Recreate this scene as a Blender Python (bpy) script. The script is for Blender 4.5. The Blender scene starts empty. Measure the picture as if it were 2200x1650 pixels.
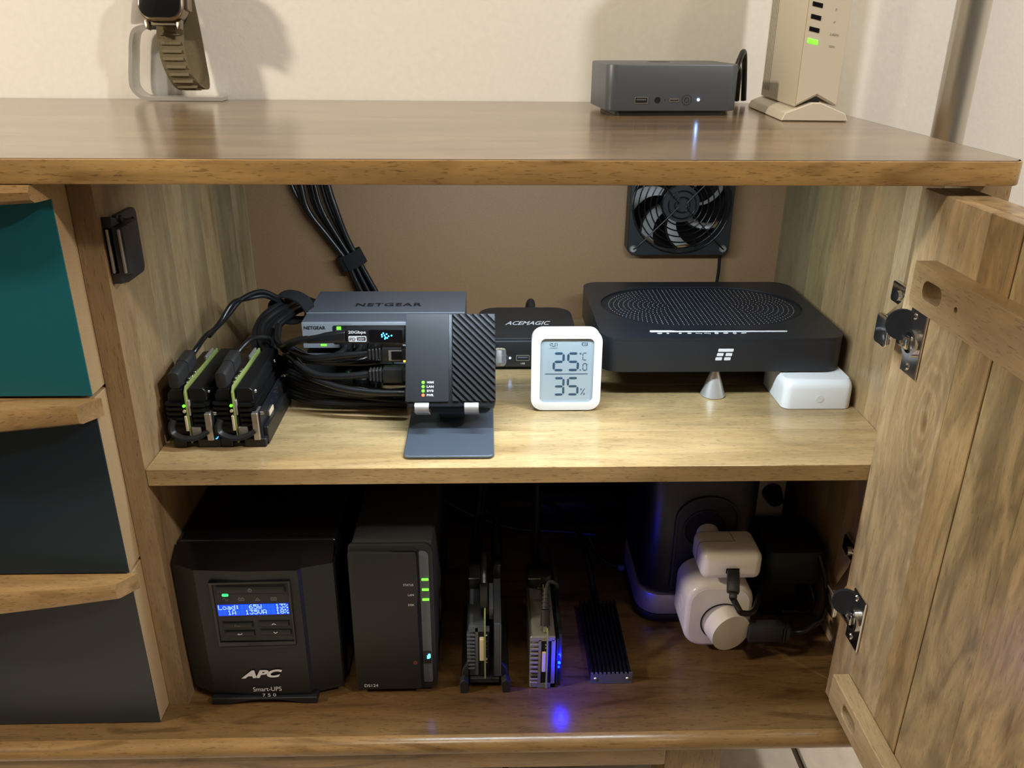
import bpy, bmesh, math, random
from mathutils import Vector as V, Matrix
from mathutils.geometry import tessellate_polygon
random.seed(7)
PI = math.pi
R = math.radians
sc = bpy.context.scene
COL = sc.collection

# ------------------------------------------------------------------ camera, world, lights, exposure
cam_d = bpy.data.cameras.new('camera')
cam_d.sensor_width = 36.0
cam_d.lens = 1800.0/2200.0*36.0
cam_d.clip_start = 0.01
cam = bpy.data.objects.new('camera', cam_d)
COL.objects.link(cam)
_f, _r, _u = V((0.02789405, 0.91822978, -0.39506455)), V((0.99960078, -0.02739967, 0.00689435)), V((0.00449404, 0.39509915, 0.91862749))
cam.matrix_world = Matrix(((_r.x, _u.x, -_f.x, 0.2828), (_r.y, _u.y, -_f.y, -0.6128), (_r.z, _u.z, -_f.z, 0.3389), (0, 0, 0, 1)))
sc.camera = cam
sc.view_settings.view_transform = 'Standard'
sc.view_settings.look = 'None'
sc.view_settings.gamma = 1.0
sc.view_settings.use_curve_mapping = False
sc.view_settings.exposure = 0.0

world = bpy.data.worlds.new('world')
sc.world = world
world.use_nodes = True
world.node_tree.nodes['Background'].inputs[0].default_value = (1.0, 0.88, 0.72, 1)
world.node_tree.nodes['Background'].inputs[1].default_value = 0.06

def light(name, kind, loc, target, energy, color, **kw):
    d = bpy.data.lights.new(name, kind)
    d.energy = energy
    d.color = color
    for k, v in kw.items():
        setattr(d, k, v)
    o = bpy.data.objects.new(name, d)
    COL.objects.link(o)
    o.location = loc
    o.rotation_euler = (V(target)-V(loc)).to_track_quat('-Z', 'Y').to_euler()
    return o

WARM = (1.0, 0.86, 0.66)
NEUT = (1.0, 0.93, 0.86)
light('wall_lamp_light', 'AREA', (-1.45, -0.50, 1.02), (0.2, 0.42, 0.3), 25, WARM, shape='DISK', size=0.14)
light('room_lamp_light', 'AREA', (1.60, -0.95, 1.50), (0.5, 0.42, 0.3), 19, NEUT, shape='DISK', size=0.12)
light('room_lamp_light', 'AREA', (1.05, -1.00, 1.65), (0.4, 0.42, 0.2), 4, WARM, shape='DISK', size=0.12)
light('ceiling_lamp_light', 'AREA', (0.15, -0.55, 1.95), (0.3, 0.0, 0.0), 6, (1.0, 0.88, 0.70), shape='DISK', size=0.30)
light('led_strip_light', 'AREA', (0.34, 0.020, 0.2325), (0.35, 0.14, 0.0), 2.1, (0.76, 0.90, 1.0), shape='RECTANGLE', size=0.32, size_y=0.008)

# ------------------------------------------------------------------ helpers: geometry
AX = {'xy': lambda a, b, h: (a, b, h), 'xz': lambda a, b, h: (a, h, b), 'yz': lambda a, b, h: (h, a, b)}

def rrect(x0, x1, y0, y1, r, n=5):
    if not isinstance(r, (tuple, list)):
        r = (r,)*4                                      # order: x1y1, x0y1, x0y0, x1y0
    out = []
    for (cx, cy, a0, rr) in ((x1-r[0], y1-r[0], 0, r[0]), (x0+r[1], y1-r[1], 90, r[1]), (x0+r[2], y0+r[2], 180, r[2]), (x1-r[3], y0+r[3], 270, r[3])):
        if rr <= 1e-7:
            out.append((cx, cy))
            continue
        for i in range(n+1):
            a = R(a0+90*i/n)
            out.append((cx+rr*math.cos(a), cy+rr*math.sin(a)))
    return out

def circle(cx, cy, r, n=32, ry=None):
    return [(cx+r*math.cos(2*PI*i/n), cy+(ry or r)*math.sin(2*PI*i/n)) for i in range(n)]

def smooth_path(pts, res=6):
    P = [V(p) for p in pts]
    if len(P) < 3:
        return P
    P = [2*P[0]-P[1]]+P+[2*P[-1]-P[-2]]
    out = []
    for i in range(1, len(P)-2):
        for k in range(res):
            t = k/res
            a, b, c, d = P[i-1], P[i], P[i+1], P[i+2]
            out.append(0.5*((2*b)+(c-a)*t+(2*a-5*b+4*c-d)*t*t+(3*b-a-3*c+d)*t*t*t))
    out.append(P[-2])
    return out

class MB:
    """collects primitives into one bmesh"""
    def __init__(s):
        s.bm = bmesh.new()
        s.T = None
    def _fin(s, verts, bev=0, seg=2, T=None, sharp=25):
        verts = [v for v in verts if v.is_valid]
        if bev > 0:
            es = set()
            for v in verts:
                for e in v.link_edges:
                    if len(e.link_faces) == 2 and e.calc_face_angle(0) > R(sharp):
                        es.add(e)
            if es:
                n0 = set(s.bm.verts)-set(verts)
                bmesh.ops.bevel(s.bm, geom=list(es), offset=bev, offset_type='OFFSET', segments=seg, profile=0.5, affect='EDGES', clamp_overlap=True)
                verts = [v for v in s.bm.verts if v not in n0]
        M = T if T is not None else s.T
        if M is not None:
            for v in verts:
                v.co = M @ v.co
        return s
    def box(s, x0, x1, y0, y1, z0, z1, bev=0, seg=2, T=None):
        return s.prism([(x0, y0), (x1, y0), (x1, y1), (x0, y1)], 'xy', z0, z1, bev=bev, seg=seg, T=T)
    def prism(s, pts, plane, a0, a1, holes=(), bev=0, seg=2, T=None, sharp=25):
        f = AX[plane]
        loops = [list(pts)]+[list(h) for h in holes]
        tris = tessellate_polygon([[V((p[0], p[1], 0)) for p in l] for l in loops])
        allp = [p for l in loops for p in l]
        bot = [s.bm.verts.new(f(p[0], p[1], a0)) for p in allp]
        top = [s.bm.verts.new(f(p[0], p[1], a1)) for p in allp]
        if not holes:
            s.bm.faces.new(bot[::-1])
            s.bm.faces.new(top)
        else:
            for t in tris:
                s.bm.faces.new([bot[i] for i in t][::-1])
                s.bm.faces.new([top[i] for i in t])
        k = 0
        for l in loops:
            n = len(l)
            for i in range(n):
                j = (i+1) % n
                try:
                    s.bm.faces.new((bot[k+i], bot[k+j], top[k+j], top[k+i]))
                except ValueError:
                    pass
            k += n
        vs = bot+top
        bmesh.ops.recalc_face_normals(s.bm, faces=list({fc for v in vs for fc in v.link_faces}))
        return s._fin(vs, bev, seg, T, sharp)
    def cyl(s, p0, p1, r0, r1=None, n=24, bev=0, seg=2, T=None, cap=True):
        r1 = r0 if r1 is None else r1
        p0, p1 = V(p0), V(p1)
        d = (p1-p0).normalized()
        a = d.orthogonal().normalized()
        b = d.cross(a)
        A, B = [], []
        for i in range(n):
            t = 2*PI*i/n
            o = a*math.cos(t)+b*math.sin(t)
            A.append(s.bm.verts.new(p0+o*r0))
            B.append(s.bm.verts.new(p1+o*r1))
        for i in range(n):
            j = (i+1) % n
            s.bm.faces.new((A[i], A[j], B[j], B[i]))
        if cap:
            s.bm.faces.new(A[::-1])
            s.bm.faces.new(B)
        return s._fin(A+B, bev, seg, T, 40)
    def ring(s, c, axis, r0, r1, h, n=32, T=None):
        c = V(c); d = V(axis).normalized(); a = d.orthogonal().normalized(); b = d.cross(a)
        L = []
        for (rr, hh) in ((r0, 0), (r1, 0), (r1, h), (r0, h)):
            L.append([s.bm.verts.new(c+(a*math.cos(2*PI*i/n)+b*math.sin(2*PI*i/n))*rr+d*hh) for i in range(n)])
        for q in range(4):
            A, B = L[q], L[(q+1) % 4]
            for i in range(n):
                j = (i+1) % n
                s.bm.faces.new((A[i], A[j], B[j], B[i]))
        return s._fin([v for l in L for v in l], T=T)
    def tube(s, pts, r, n=8, res=6, closed=False, smooth=True, T=None, flat=1.0):
        if closed:
            P = [V(p) for p in pts]
        else:
            P = smooth_path(pts, res) if smooth else [V(p) for p in pts]
        rings = []
        m = len(P)
        up = None
        for i, p in enumerate(P):
            if closed:
                t = P[(i+1) % m]-P[i-1]
            else:
                t = P[min(i+1, m-1)]-P[max(i-1, 0)]
            t.normalize()
            if up is None:
                up = t.orthogonal().normalized()
            up = (up-t*up.dot(t))
            up = up.normalized() if up.length > 1e-6 else t.orthogonal().normalized()
            b = t.cross(up)
            rings.append([s.bm.verts.new(p+(up*math.cos(2*PI*k/n)+b*math.sin(2*PI*k/n)*flat)*r) for k in range(n)])
        for i in range(m if closed else m-1):
            A, B = rings[i], rings[(i+1) % m]
            for k in range(n):
                j = (k+1) % n
                s.bm.faces.new((A[k], A[j], B[j], B[k]))
        if not closed:
            s.bm.faces.new(rings[0][::-1])
            s.bm.faces.new(rings[-1])
        return s._fin([v for l in rings for v in l], T=T)
    def ribbon(s, pts, widths, thick, res=6, T=None):
        """band through pts; widths = half-width vectors (one or one per point)"""
        P = smooth_path(pts, res)
        W = smooth_path(widths, res) if isinstance(widths, list) else [V(widths)]*len(P)
        Q = []
        m = len(P)
        for i, p in enumerate(P):
            t = (P[min(i+1, m-1)]-P[max(i-1, 0)]).normalized()
            n = t.cross(W[i]).normalized()*thick/2
            Q.append([s.bm.verts.new(p+a) for a in (W[i]+n, -W[i]+n, -W[i]-n, W[i]-n)])
        for i in range(m-1):
            for k in range(4):
                j = (k+1) % 4
                s.bm.faces.new((Q[i][k], Q[i][j], Q[i+1][j], Q[i+1][k]))
        s.bm.faces.new(Q[0][::-1])
        s.bm.faces.new(Q[-1])
        return s._fin([v for l in Q for v in l], T=T)
    def lathe(s, prof, c=(0, 0, 0), n=32, T=None):
        L = [[s.bm.verts.new((c[0]+r*math.cos(2*PI*i/n), c[1]+r*math.sin(2*PI*i/n), c[2]+z)) for i in range(n)] for r, z in prof]
        for A, B in zip(L, L[1:]):
            for i in range(n):
                j = (i+1) % n
                s.bm.faces.new((A[i], A[j], B[j], B[i]))
        s.bm.faces.new(L[0][::-1])
        s.bm.faces.new(L[-1])
        return s._fin([v for l in L for v in l], T=T)
    def flat(s, polys, O, U, W, lift=0.0002):
        """flat polygons given in a (u, v) frame, thin prisms lifted off a face"""
        O, U, W = V(O), V(U), V(W)
        n = U.cross(W).normalized()*lift
        for p in polys:
            a = [s.bm.verts.new(O+U*q[0]+W*q[1]) for q in p]
            b = [s.bm.verts.new(O+U*q[0]+W*q[1]+n) for q in p]
            s.bm.faces.new(b)
            for i in range(len(p)):
                j = (i+1) % len(p)
                s.bm.faces.new((a[i], a[j], b[j], b[i]))
        return s

ROOT = {}
def thing(name, label, cat, loc=(0, 0, 0), rotz=0, rotx=0, group=None):
    o = bpy.data.objects.new(name, None)
    COL.objects.link(o)
    o.empty_display_size = 0.01
    M = Matrix.Translation(loc) @ Matrix.Rotation(rotz, 4, 'Z') @ Matrix.Rotation(rotx, 4, 'X')
    o.matrix_world = M
    o['label'] = label
    o['category'] = cat
    if group:
        o['group'] = group
    ROOT[o.name] = M
    return o

def part(name, mb, mat, parent=None, world=False, color=None, label=None, ang=32, kind=None):
    me = bpy.data.meshes.new(name)
    if world and parent is not None:
        inv = ROOT[parent.name].inverted()
        for v in mb.bm.verts:
            v.co = inv @ v.co
    mb.bm.normal_update()
    mb.bm.to_mesh(me)
    mb.bm.free()
    if ang:
        for p in me.polygons:
            p.use_smooth = True
        me.set_sharp_from_angle(angle=R(ang))
    me.materials.append(mat)
    o = bpy.data.objects.new(name, me)
    COL.objects.link(o)
    if parent is not None:
        o.parent = parent
        ROOT[o.name] = ROOT[parent.name]
    if color:
        o.color = (*color, 1)
    if label:
        o['label'] = label
    if kind:
        o['kind'] = kind
    return o

def tag(o, label, cat, group=None):
    o['label'] = label
    o['category'] = cat
    if group:
        o['group'] = group
    return o

def copy_tree(o, parent=None):
    c = o.copy()
    COL.objects.link(c)
    c.parent = parent
    ROOT[c.name] = ROOT[o.name]
    for ch in list(o.children):
        copy_tree(ch, c)
    return c

def text(s, O, U, W, mat, parent, world=False, name='lettering', lift=0.0003, shear=0.0, bold=0.0, space=1.0, label=None):
    """lettering filling the frame O, U (full width), W (full height)"""
    cu = bpy.data.curves.new('lettering', 'FONT')
    cu.body = s
    cu.size = 1.0
    cu.shear = shear
    cu.offset = bold
    cu.space_character = space
    cu.resolution_u = 4
    to = bpy.data.objects.new('lettering_curve', cu)
    COL.objects.link(to)
    dg = bpy.context.evaluated_depsgraph_get()
    me = bpy.data.meshes.new_from_object(to.evaluated_get(dg))
    bpy.data.objects.remove(to)
    xs = [v.co.x for v in me.vertices]
    ys = [v.co.y for v in me.vertices]
    x0, x1, y0, y1 = min(xs), max(xs), min(ys), max(ys)
    O, U, W = V(O), V(U), V(W)
    n = U.cross(W).normalized()*lift
    inv = ROOT[parent.name].inverted() if world else Matrix()
    for v in me.vertices:
        v.co = inv @ (O+U*((v.co.x-x0)/(x1-x0))+W*((v.co.y-y0)/(y1-y0))+n)
    me.materials.clear()
    me.materials.append(mat)
    me.name = name
    o = bpy.data.objects.new(name, me)
    COL.objects.link(o)
    o.parent = parent
    ROOT[o.name] = ROOT[parent.name]
    if label:
        o['label'] = label
    return o

# ------------------------------------------------------------------ helpers: materials
def mat(name, col, rough=0.5, metal=0.0, emit=0.0, emit_col=None, noise=0.0, nscale=400, bump=0.0, trans=0.0, coat=0.0, spec=None):
    m = bpy.data.materials.new(name)
    m.use_nodes = True
    nt = m.node_tree
    b = nt.nodes['Principled BSDF']
    b.inputs['Base Color'].default_value = (*col, 1)
    b.inputs['Roughness'].default_value = rough
    b.inputs['Metallic'].default_value = metal
    b.inputs['Transmission Weight'].default_value = trans
    b.inputs['Coat Weight'].default_value = coat
    b.inputs['Coat Roughness'].default_value = 0.08
    if spec is not None:
        b.inputs['Specular IOR Level'].default_value = spec
    if emit:
        b.inputs['Emission Color'].default_value = (*(emit_col or col), 1)
        b.inputs['Emission Strength'].default_value = emit
    if noise or bump:
        tc = nt.nodes.new('ShaderNodeTexCoord')
        n = nt.nodes.new('ShaderNodeTexNoise')
        n.inputs['Scale'].default_value = nscale
        n.inputs['Detail'].default_value = 4
        nt.links.new(tc.outputs['Object'], n.inputs['Vector'])
        if noise:
            mx = nt.nodes.new('ShaderNodeMix')
            mx.data_type = 'RGBA'
            mx.blend_type = 'MULTIPLY'
            mx.inputs[0].default_value = 1.0
            mx.inputs[6].default_value = (*col, 1)
            cr = nt.nodes.new('ShaderNodeValToRGB')
            cr.color_ramp.elements[0].color = (1-noise, 1-noise, 1-noise, 1)
            cr.color_ramp.elements[1].color = (1+noise*.3,)*3+(1,)
            cr.color_ramp.elements[0].position = 0.3
            cr.color_ramp.elements[1].position = 0.7
            nt.links.new(n.outputs['Fac'], cr.inputs['Fac'])
            nt.links.new(cr.outputs['Color'], mx.inputs[7])
            nt.links.new(mx.outputs[2], b.inputs['Base Color'])
        if bump:
            bp = nt.nodes.new('ShaderNodeBump')
            bp.inputs['Strength'].default_value = bump
            bp.inputs['Distance'].default_value = 0.001
            nt.links.new(n.outputs['Fac'], bp.inputs['Height'])
            nt.links.new(bp.outputs['Normal'], b.inputs['Normal'])
    return m

def wood(name, light_c, dark_c, axis, rough=0.35, pores=0.5, coat=0.0, swirl=0.20, fig=(6.0, 42.0), fig_d=1.0, patch=0.18, knot=None):
    """procedural mango-wood: long soft figure, growth rings, short dark pores along the grain"""
    m = bpy.data.materials.new(name)
    m.use_nodes = True
    nt = m.node_tree
    N, L = nt.nodes, nt.links
    b = N['Principled BSDF']
    tc = N.new('ShaderNodeTexCoord')
    oi = N.new('ShaderNodeObjectInfo')
    off = N.new('ShaderNodeVectorMath'); off.operation = 'SCALE'
    off.inputs[0].default_value = (3.1, 7.7, 5.3)
    L.new(oi.outputs['Random'], off.inputs['Scale'])
    add = N.new('ShaderNodeVectorMath'); add.operation = 'ADD'
    L.new(tc.outputs['Object'], add.inputs[0]); L.new(off.outputs[0], add.inputs[1])
    def mapped(along, across):
        mp = N.new('ShaderNodeMapping')
        mp.inputs['Scale'].default_value = [along if a == axis else across for a in 'xyz']
        L.new(add.outputs[0], mp.inputs['Vector'])
        return mp
    def noise(mp, det, dist=0.0, scale=1.0):
        n = N.new('ShaderNodeTexNoise')
        n.inputs['Scale'].default_value = scale
        n.inputs['Detail'].default_value = det
        n.inputs['Distortion'].default_value = dist
        L.new(mp.outputs[0], n.inputs['Vector'])
        return n
    def ramp(src, p0, p1, c0=(0, 0, 0), c1=(1, 1, 1)):
        r = N.new('ShaderNodeValToRGB')
        r.color_ramp.elements[0].position = p0; r.color_ramp.elements[1].position = p1
        r.color_ramp.elements[0].color = (*c0, 1); r.color_ramp.elements[1].color = (*c1, 1)
        L.new(src, r.inputs['Fac'])
        return r
    big = noise(mapped(3.0, 15.0), 3, 0.8)
    rings = noise(mapped(*fig), 4, fig_d)
    fine = noise(mapped(45.0, 420.0), 3, 0.3)
    por = noise(mapped(120.0, 1100.0), 2, 0.0)
    def mix(fac, a, bb, mode='MIX'):
        x = N.new('ShaderNodeMix'); x.data_type = 'RGBA'; x.blend_type = mode
        if isinstance(fac, (int, float)): x.inputs[0].default_value = fac
        else: L.new(fac, x.inputs[0])
        for i, s in ((6, a), (7, bb)):
            if isinstance(s, tuple): x.inputs[i].default_value = (*s, 1)
            else: L.new(s, x.inputs[i])
        return x.outputs[2]
    c = mix(ramp(big.outputs['Fac'], 0.36, 0.70).outputs[0], light_c, dark_c)
    lo = tuple(1-swirl*0.9 for _ in range(3))
    c = mix(1.0, c, ramp(rings.outputs['Fac'], 0.38, 0.62, lo, (1.05, 1.04, 1.02)).outputs[0], 'MULTIPLY')
    c = mix(1.0, c, ramp(fine.outputs['Fac'], 0.3, 0.7, (0.91, 0.90, 0.89), (1.05, 1.05, 1.05)).outputs[0], 'MULTIPLY')
    pr = ramp(por.outputs['Fac'], 0.31, 0.40, (1-pores, 1-pores, 1-pores*1.02), (1, 1, 1))
    c = mix(1.0, c, pr.outputs[0], 'MULTIPLY')
    pt = noise(mapped(7.0, 38.0), 3, 1.6)
    c = mix(1.0, c, ramp(pt.outputs['Fac'], 0.56, 0.70, (1, 1, 1), (1-patch, 1-patch*1.1, 1-patch*1.2)).outputs[0], 'MULTIPLY')
    if knot:
        sub = N.new('ShaderNodeVectorMath'); sub.operation = 'SUBTRACT'
        sub.inputs[1].default_value = knot
        L.new(tc.outputs['Object'], sub.inputs[0])
        mp = N.new('ShaderNodeMapping'); mp.inputs['Scale'].default_value = (0.0, 1.0, 0.42)
        L.new(sub.outputs[0], mp.inputs['Vector'])
        ln = N.new('ShaderNodeVectorMath'); ln.operation = 'LENGTH'
        L.new(mp.outputs[0], ln.inputs[0])
        wob = noise(mapped(14.0, 40.0), 3, 0.5)
        ma = N.new('ShaderNodeMath'); ma.operation = 'MULTIPLY_ADD'
        ma.inputs[1].default_value = 0.016
        L.new(wob.outputs['Fac'], ma.inputs[0]); L.new(ln.outputs['Value'], ma.inputs[2])
        mu = N.new('ShaderNodeMath'); mu.operation = 'MULTIPLY'; mu.inputs[1].default_value = 1000.0
        L.new(ma.outputs[0], mu.inputs[0])
        si = N.new('ShaderNodeMath'); si.operation = 'SINE'
        L.new(mu.outputs[0], si.inputs[0])
        fall = ramp(ln.outputs['Value'], 0.004, 0.052, (1, 1, 1), (0, 0, 0))
        dark = mix(fall.outputs[0], (1, 1, 1), ramp(si.outputs[0], 0.0, 1.0, (0.80, 0.76, 0.70), (1.04, 1.04, 1.03)).outputs[0])
        c = mix(1.0, c, dark, 'MULTIPLY')
        core = ramp(ln.outputs['Value'], 0.0015, 0.004, (0.55, 0.45, 0.36), (1, 1, 1))
        c = mix(1.0, c, core.outputs[0], 'MULTIPLY')
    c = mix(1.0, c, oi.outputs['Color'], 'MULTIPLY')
    L.new(c, b.inputs['Base Color'])
    b.inputs['Roughness'].default_value = rough
    b.inputs['Coat Weight'].default_value = coat
    b.inputs['Coat Roughness'].default_value = 0.18
    bp = N.new('ShaderNodeBump')
    bp.inputs['Strength'].default_value = 0.12
    bp.inputs['Distance'].default_value = 0.0006
    L.new(fine.outputs['Fac'], bp.inputs['Height'])
    L.new(bp.outputs['Normal'], b.inputs['Normal'])
    return m

WL, WD = (0.46, 0.345, 0.190), (0.32, 0.220, 0.105)
M = {}
M['wood_x'] = wood('wood_grain_x', WL, WD, 'x', rough=0.24, pores=0.40, coat=0.18)
M['wood_z'] = wood('wood_grain_z', (0.455, 0.345, 0.205), (0.33, 0.235, 0.130), 'z', rough=0.36, pores=0.40, swirl=0.20, patch=0.25)
M['wood_y'] = wood('wood_grain_y', (0.42, 0.325, 0.20), (0.30, 0.22, 0.125), 'y', rough=0.32, pores=0.40, patch=0.3)
M['wood_top'] = wood('wood_tabletop', (0.265, 0.185, 0.108), (0.170, 0.110, 0.060), 'x', rough=0.20, pores=0.55, coat=0.30, swirl=0.26)
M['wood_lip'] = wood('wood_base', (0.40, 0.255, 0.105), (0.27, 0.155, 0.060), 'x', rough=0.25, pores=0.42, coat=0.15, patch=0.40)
M['wood_door'] = wood('wood_door', (0.44, 0.335, 0.200), (0.30, 0.21, 0.115), 'z', rough=0.31, pores=0.34, swirl=0.42, fig=(7.0, 24.0), fig_d=3.2, patch=0.3)
M['wood_knot'] = wood('wood_door_knot', (0.44, 0.335, 0.200), (0.33, 0.235, 0.130), 'z', rough=0.31, pores=0.34, swirl=0.30, fig=(7.0, 24.0), fig_d=3.2, patch=0.2, knot=(0.0, -0.266, 0.490))
M['hardboard'] = mat('hardboard', (0.30, 0.175, 0.085), 0.5, noise=0.18, nscale=900, bump=0.05)
M['mdf'] = mat('mdf_edge', (0.42, 0.29, 0.15), 0.75, noise=0.12, nscale=700)
M['teal'] = mat('teal_paint', (0.004, 0.120, 0.150), 0.42, bump=0.05, nscale=700)
M['petrol'] = mat('petrol_paint', (0.004, 0.020, 0.033), 0.42, bump=0.05, nscale=700)
M['charcoal'] = mat('charcoal_paint', (0.022, 0.026, 0.032), 0.45, bump=0.05, nscale=700)
M['wall'] = mat('cream_wall_paint', (0.85, 0.84, 0.81), 0.85, noise=0.03, nscale=6, bump=0.25)
M['wall'].node_tree.nodes['Noise Texture'].inputs['Scale'].default_value = 160
M['tile'] = mat('cream_floor_tile', (0.80, 0.73, 0.63), 0.4, noise=0.12, nscale=60)
M['grout'] = mat('brown_grout', (0.10, 0.07, 0.05), 0.9)
M['ceil'] = mat('ceiling_paint', (0.8, 0.76, 0.7), 0.9)
M['steel'] = mat('brushed_steel', (0.60, 0.57, 0.52), 0.30, 0.85)
M['chrome'] = mat('chrome', (0.72, 0.70, 0.68), 0.14, 1.0)
M['alu'] = mat('satin_aluminium', (0.68, 0.67, 0.66), 0.38, 0.7)
M['darkmetal'] = mat('blackened_bracket_metal', (0.055, 0.05, 0.05), 0.38, 0.6)
M['black'] = mat('black_plastic', (0.012, 0.012, 0.013), 0.42)
M['matte'] = mat('matte_black_plastic', (0.018, 0.018, 0.019), 0.58, bump=0.05, nscale=2500)
M['gloss'] = mat('glossy_black_plastic', (0.004, 0.004, 0.005), 0.15)
M['column'] = mat('satin_black_plastic', (0.007, 0.007, 0.009), 0.38)
M['void'] = mat('dark_recess', (0.002, 0.002, 0.002), 0.8)
M['cable'] = mat('black_cable_sheath', (0.010, 0.010, 0.011), 0.30)
M['velcro'] = mat('black_hook_and_loop', (0.008, 0.008, 0.010), 0.95, bump=0.8, nscale=1800)
M['felt'] = mat('black_felt', (0.006, 0.006, 0.008), 1.0, bump=1.0, nscale=2200)
M['grey_metal'] = mat('grey_painted_metal', (0.135, 0.150, 0.185), 0.40, 0.3)
M['silver_front'] = mat('silver_grey_front', (0.36, 0.38, 0.42), 0.42, 0.3)
M['pc_grey'] = mat('slate_grey_anodised', (0.10, 0.115, 0.138), 0.42, 0.3)
M['beige'] = mat('off_white_plastic', (0.62, 0.57, 0.47), 0.45)
M['white'] = mat('white_plastic', (0.80, 0.80, 0.79), 0.32)
M['warmwhite'] = mat('glossy_white_plastic', (0.84, 0.80, 0.70), 0.20)
M['lcd'] = mat('grey_lcd_glass', (0.30, 0.36, 0.40), 0.22)
M['segment'] = mat('lcd_segment_ink', (0.022, 0.060, 0.105), 0.4)
M['ink'] = mat('black_print', (0.010, 0.010, 0.012), 0.6)
M['greyink'] = mat('grey_print', (0.17, 0.16, 0.15), 0.6)
M['whiteink'] = mat('white_print', (0.72, 0.72, 0.74), 0.5)
M['redink'] = mat('red_print', (0.30, 0.06, 0.05), 0.5)
M['modem'] = mat('modem_black_plastic', (0.012, 0.015, 0.020), 0.36, bump=0.03, nscale=3000)
M['mesh_grille'] = mat('modem_grille_plastic', (0.008, 0.010, 0.014), 0.5)
M['router'] = mat('router_black_metal', (0.020, 0.022, 0.026), 0.42, 0.3, bump=0.15, nscale=3200)
M['stand'] = mat('slate_sparkle_metal', (0.105, 0.130, 0.175), 0.36, 0.5, bump=0.25, nscale=2600)
M['clip'] = mat('clip_silver', (0.44, 0.42, 0.40), 0.45, 0.6)
M['clear'] = mat('clear_plastic', (0.95, 0.97, 1.0), 0.04, trans=0.95)
M['pcb_edge'] = mat('circuit_board_edge', (0.28, 0.34, 0.10), 0.5)
M['pcb'] = mat('circuit_board_dark', (0.010, 0.012, 0.018), 0.35)
M['solder'] = mat('solder_silver', (0.75, 0.73, 0.70), 0.25, 1.0)
M['cream_part'] = mat('cream_connector', (0.72, 0.60, 0.42), 0.5)
M['heatsink'] = mat('black_anodised_heatsink', (0.016, 0.017, 0.018), 0.36, 0.5)
M['silver_case'] = mat('silver_grey_case', (0.30, 0.29, 0.27), 0.4, 0.5)
M['ups_front'] = mat('graphite_plastic', (0.0085, 0.009, 0.010), 0.48)
M['nas'] = mat('nas_graphite_plastic', (0.0125, 0.012, 0.0118), 0.5, bump=0.1, nscale=2500)
M['strap'] = mat('khaki_woven_strap', (0.165, 0.135, 0.078), 0.85, noise=0.25, nscale=1400, bump=0.4)
M['watch'] = mat('natural_titanium', (0.34, 0.29, 0.23), 0.32, 1.0)
M['screen'] = mat('watch_screen_glass', (0.008, 0.008, 0.009), 0.08)
M['green_led'] = mat('green_led', (0.10, 1.0, 0.03), 0.4, emit=3.2, emit_col=(0.10, 1.0, 0.02))
M['amber_led'] = mat('amber_led', (1.0, 0.65, 0.05), 0.4, emit=1.6, emit_col=(1.0, 0.62, 0.04))
M['red_led'] = mat('red_led', (1.0, 0.10, 0.04), 0.4, emit=2.4, emit_col=(1.0, 0.13, 0.05))
M['blue_led'] = mat('blue_led', (0.05, 0.2, 1.0), 0.4, emit=30.0, emit_col=(0.0, 0.008, 1.0))
M['cyan_led'] = mat('cyan_led', (0.05, 0.5, 1.0), 0.4, emit=9.0, emit_col=(0.03, 0.35, 1.0))
M['white_led'] = mat('white_led', (0.8, 0.9, 1.0), 0.4, emit=40.0, emit_col=(0.30, 0.50, 1.0))
M['lcd_blue'] = mat('blue_backlit_lcd', (0.0, 0.05, 0.9), 0.3, emit=1.0, emit_col=(0.0, 0.045, 0.80))
M['lcd_cell'] = mat('blue_backlit_cell', (0.0, 0.08, 1.0), 0.3, emit=1.0, emit_col=(0.0, 0.075, 1.0))
M['lcd_text'] = mat('pale_lcd_text', (0.4, 0.65, 1.0), 0.3, emit=1.0, emit_col=(0.30, 0.55, 1.0))
M['strip_lamp'] = mat('led_strip_lens', (0.9, 0.95, 1.0), 0.4, emit=5.0, emit_col=(0.80, 0.92, 1.0))

# ------------------------------------------------------------------ main levels
W, DB = 0.637, 0.3825            # inner width, depth to the back panel
T, TB = 0.2549, 0.2385           # tabletop top and underside
B = -0.2505                      # bottom board
FL = -0.42                       # floor
def wall_y(x):
    return 0.4335-0.0228*x

# ------------------------------------------------------------------ setting
def structure(o):
    o['kind'] = 'structure'
    return o
m = MB(); m.prism([(-3, wall_y(-3)), (3.2, wall_y(3.2)), (3.2, wall_y(3.2)+.1), (-3, wall_y(-3)+.1)], 'xy', FL, 2.1)
structure(part('wall_back', m, M['wall'], ang=0))
m = MB(); m.box(2.4, 2.5, -3.2, wall_y(2.4), FL, 2.1)
structure(part('wall_right', m, M['wall'], ang=0))
m = MB(); m.box(-2.5, -2.4, -3.2, wall_y(-2.4), FL, 2.1)
structure(part('wall_left', m, M['wall'], ang=0))
m = MB(); m.box(-3, 3.2, -3.2, 0.55, FL-0.05, FL-0.004)
floor = structure(part('floor', m, M['grout'], ang=0))
ROOT[floor.name] = Matrix()
tile_me = None
px0, py0, ts, gr = 0.6305, -0.28, 0.331, 0.007
for i in range(-3, 3):
    for j in range(-1, 2):
        if tile_me is None:
            m = MB(); m.box(gr/2, ts-gr/2, gr/2, ts-gr/2, 0, 0.012, bev=0.0015, seg=1)
            t = part('tile', m, M['tile'], floor, ang=30)
            tile_me = t.data
        else:
            t = bpy.data.objects.new('tile', tile_me)
            COL.objects.link(t)
            t.parent = floor
        t.location = (px0+i*ts, py0+j*ts, FL-0.012)
m = MB(); m.box(-3, 3.2, -3.2, 0.6, 2.1, 2.15)
structure(part('ceiling', m, M['ceil'], ang=0))

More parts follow.
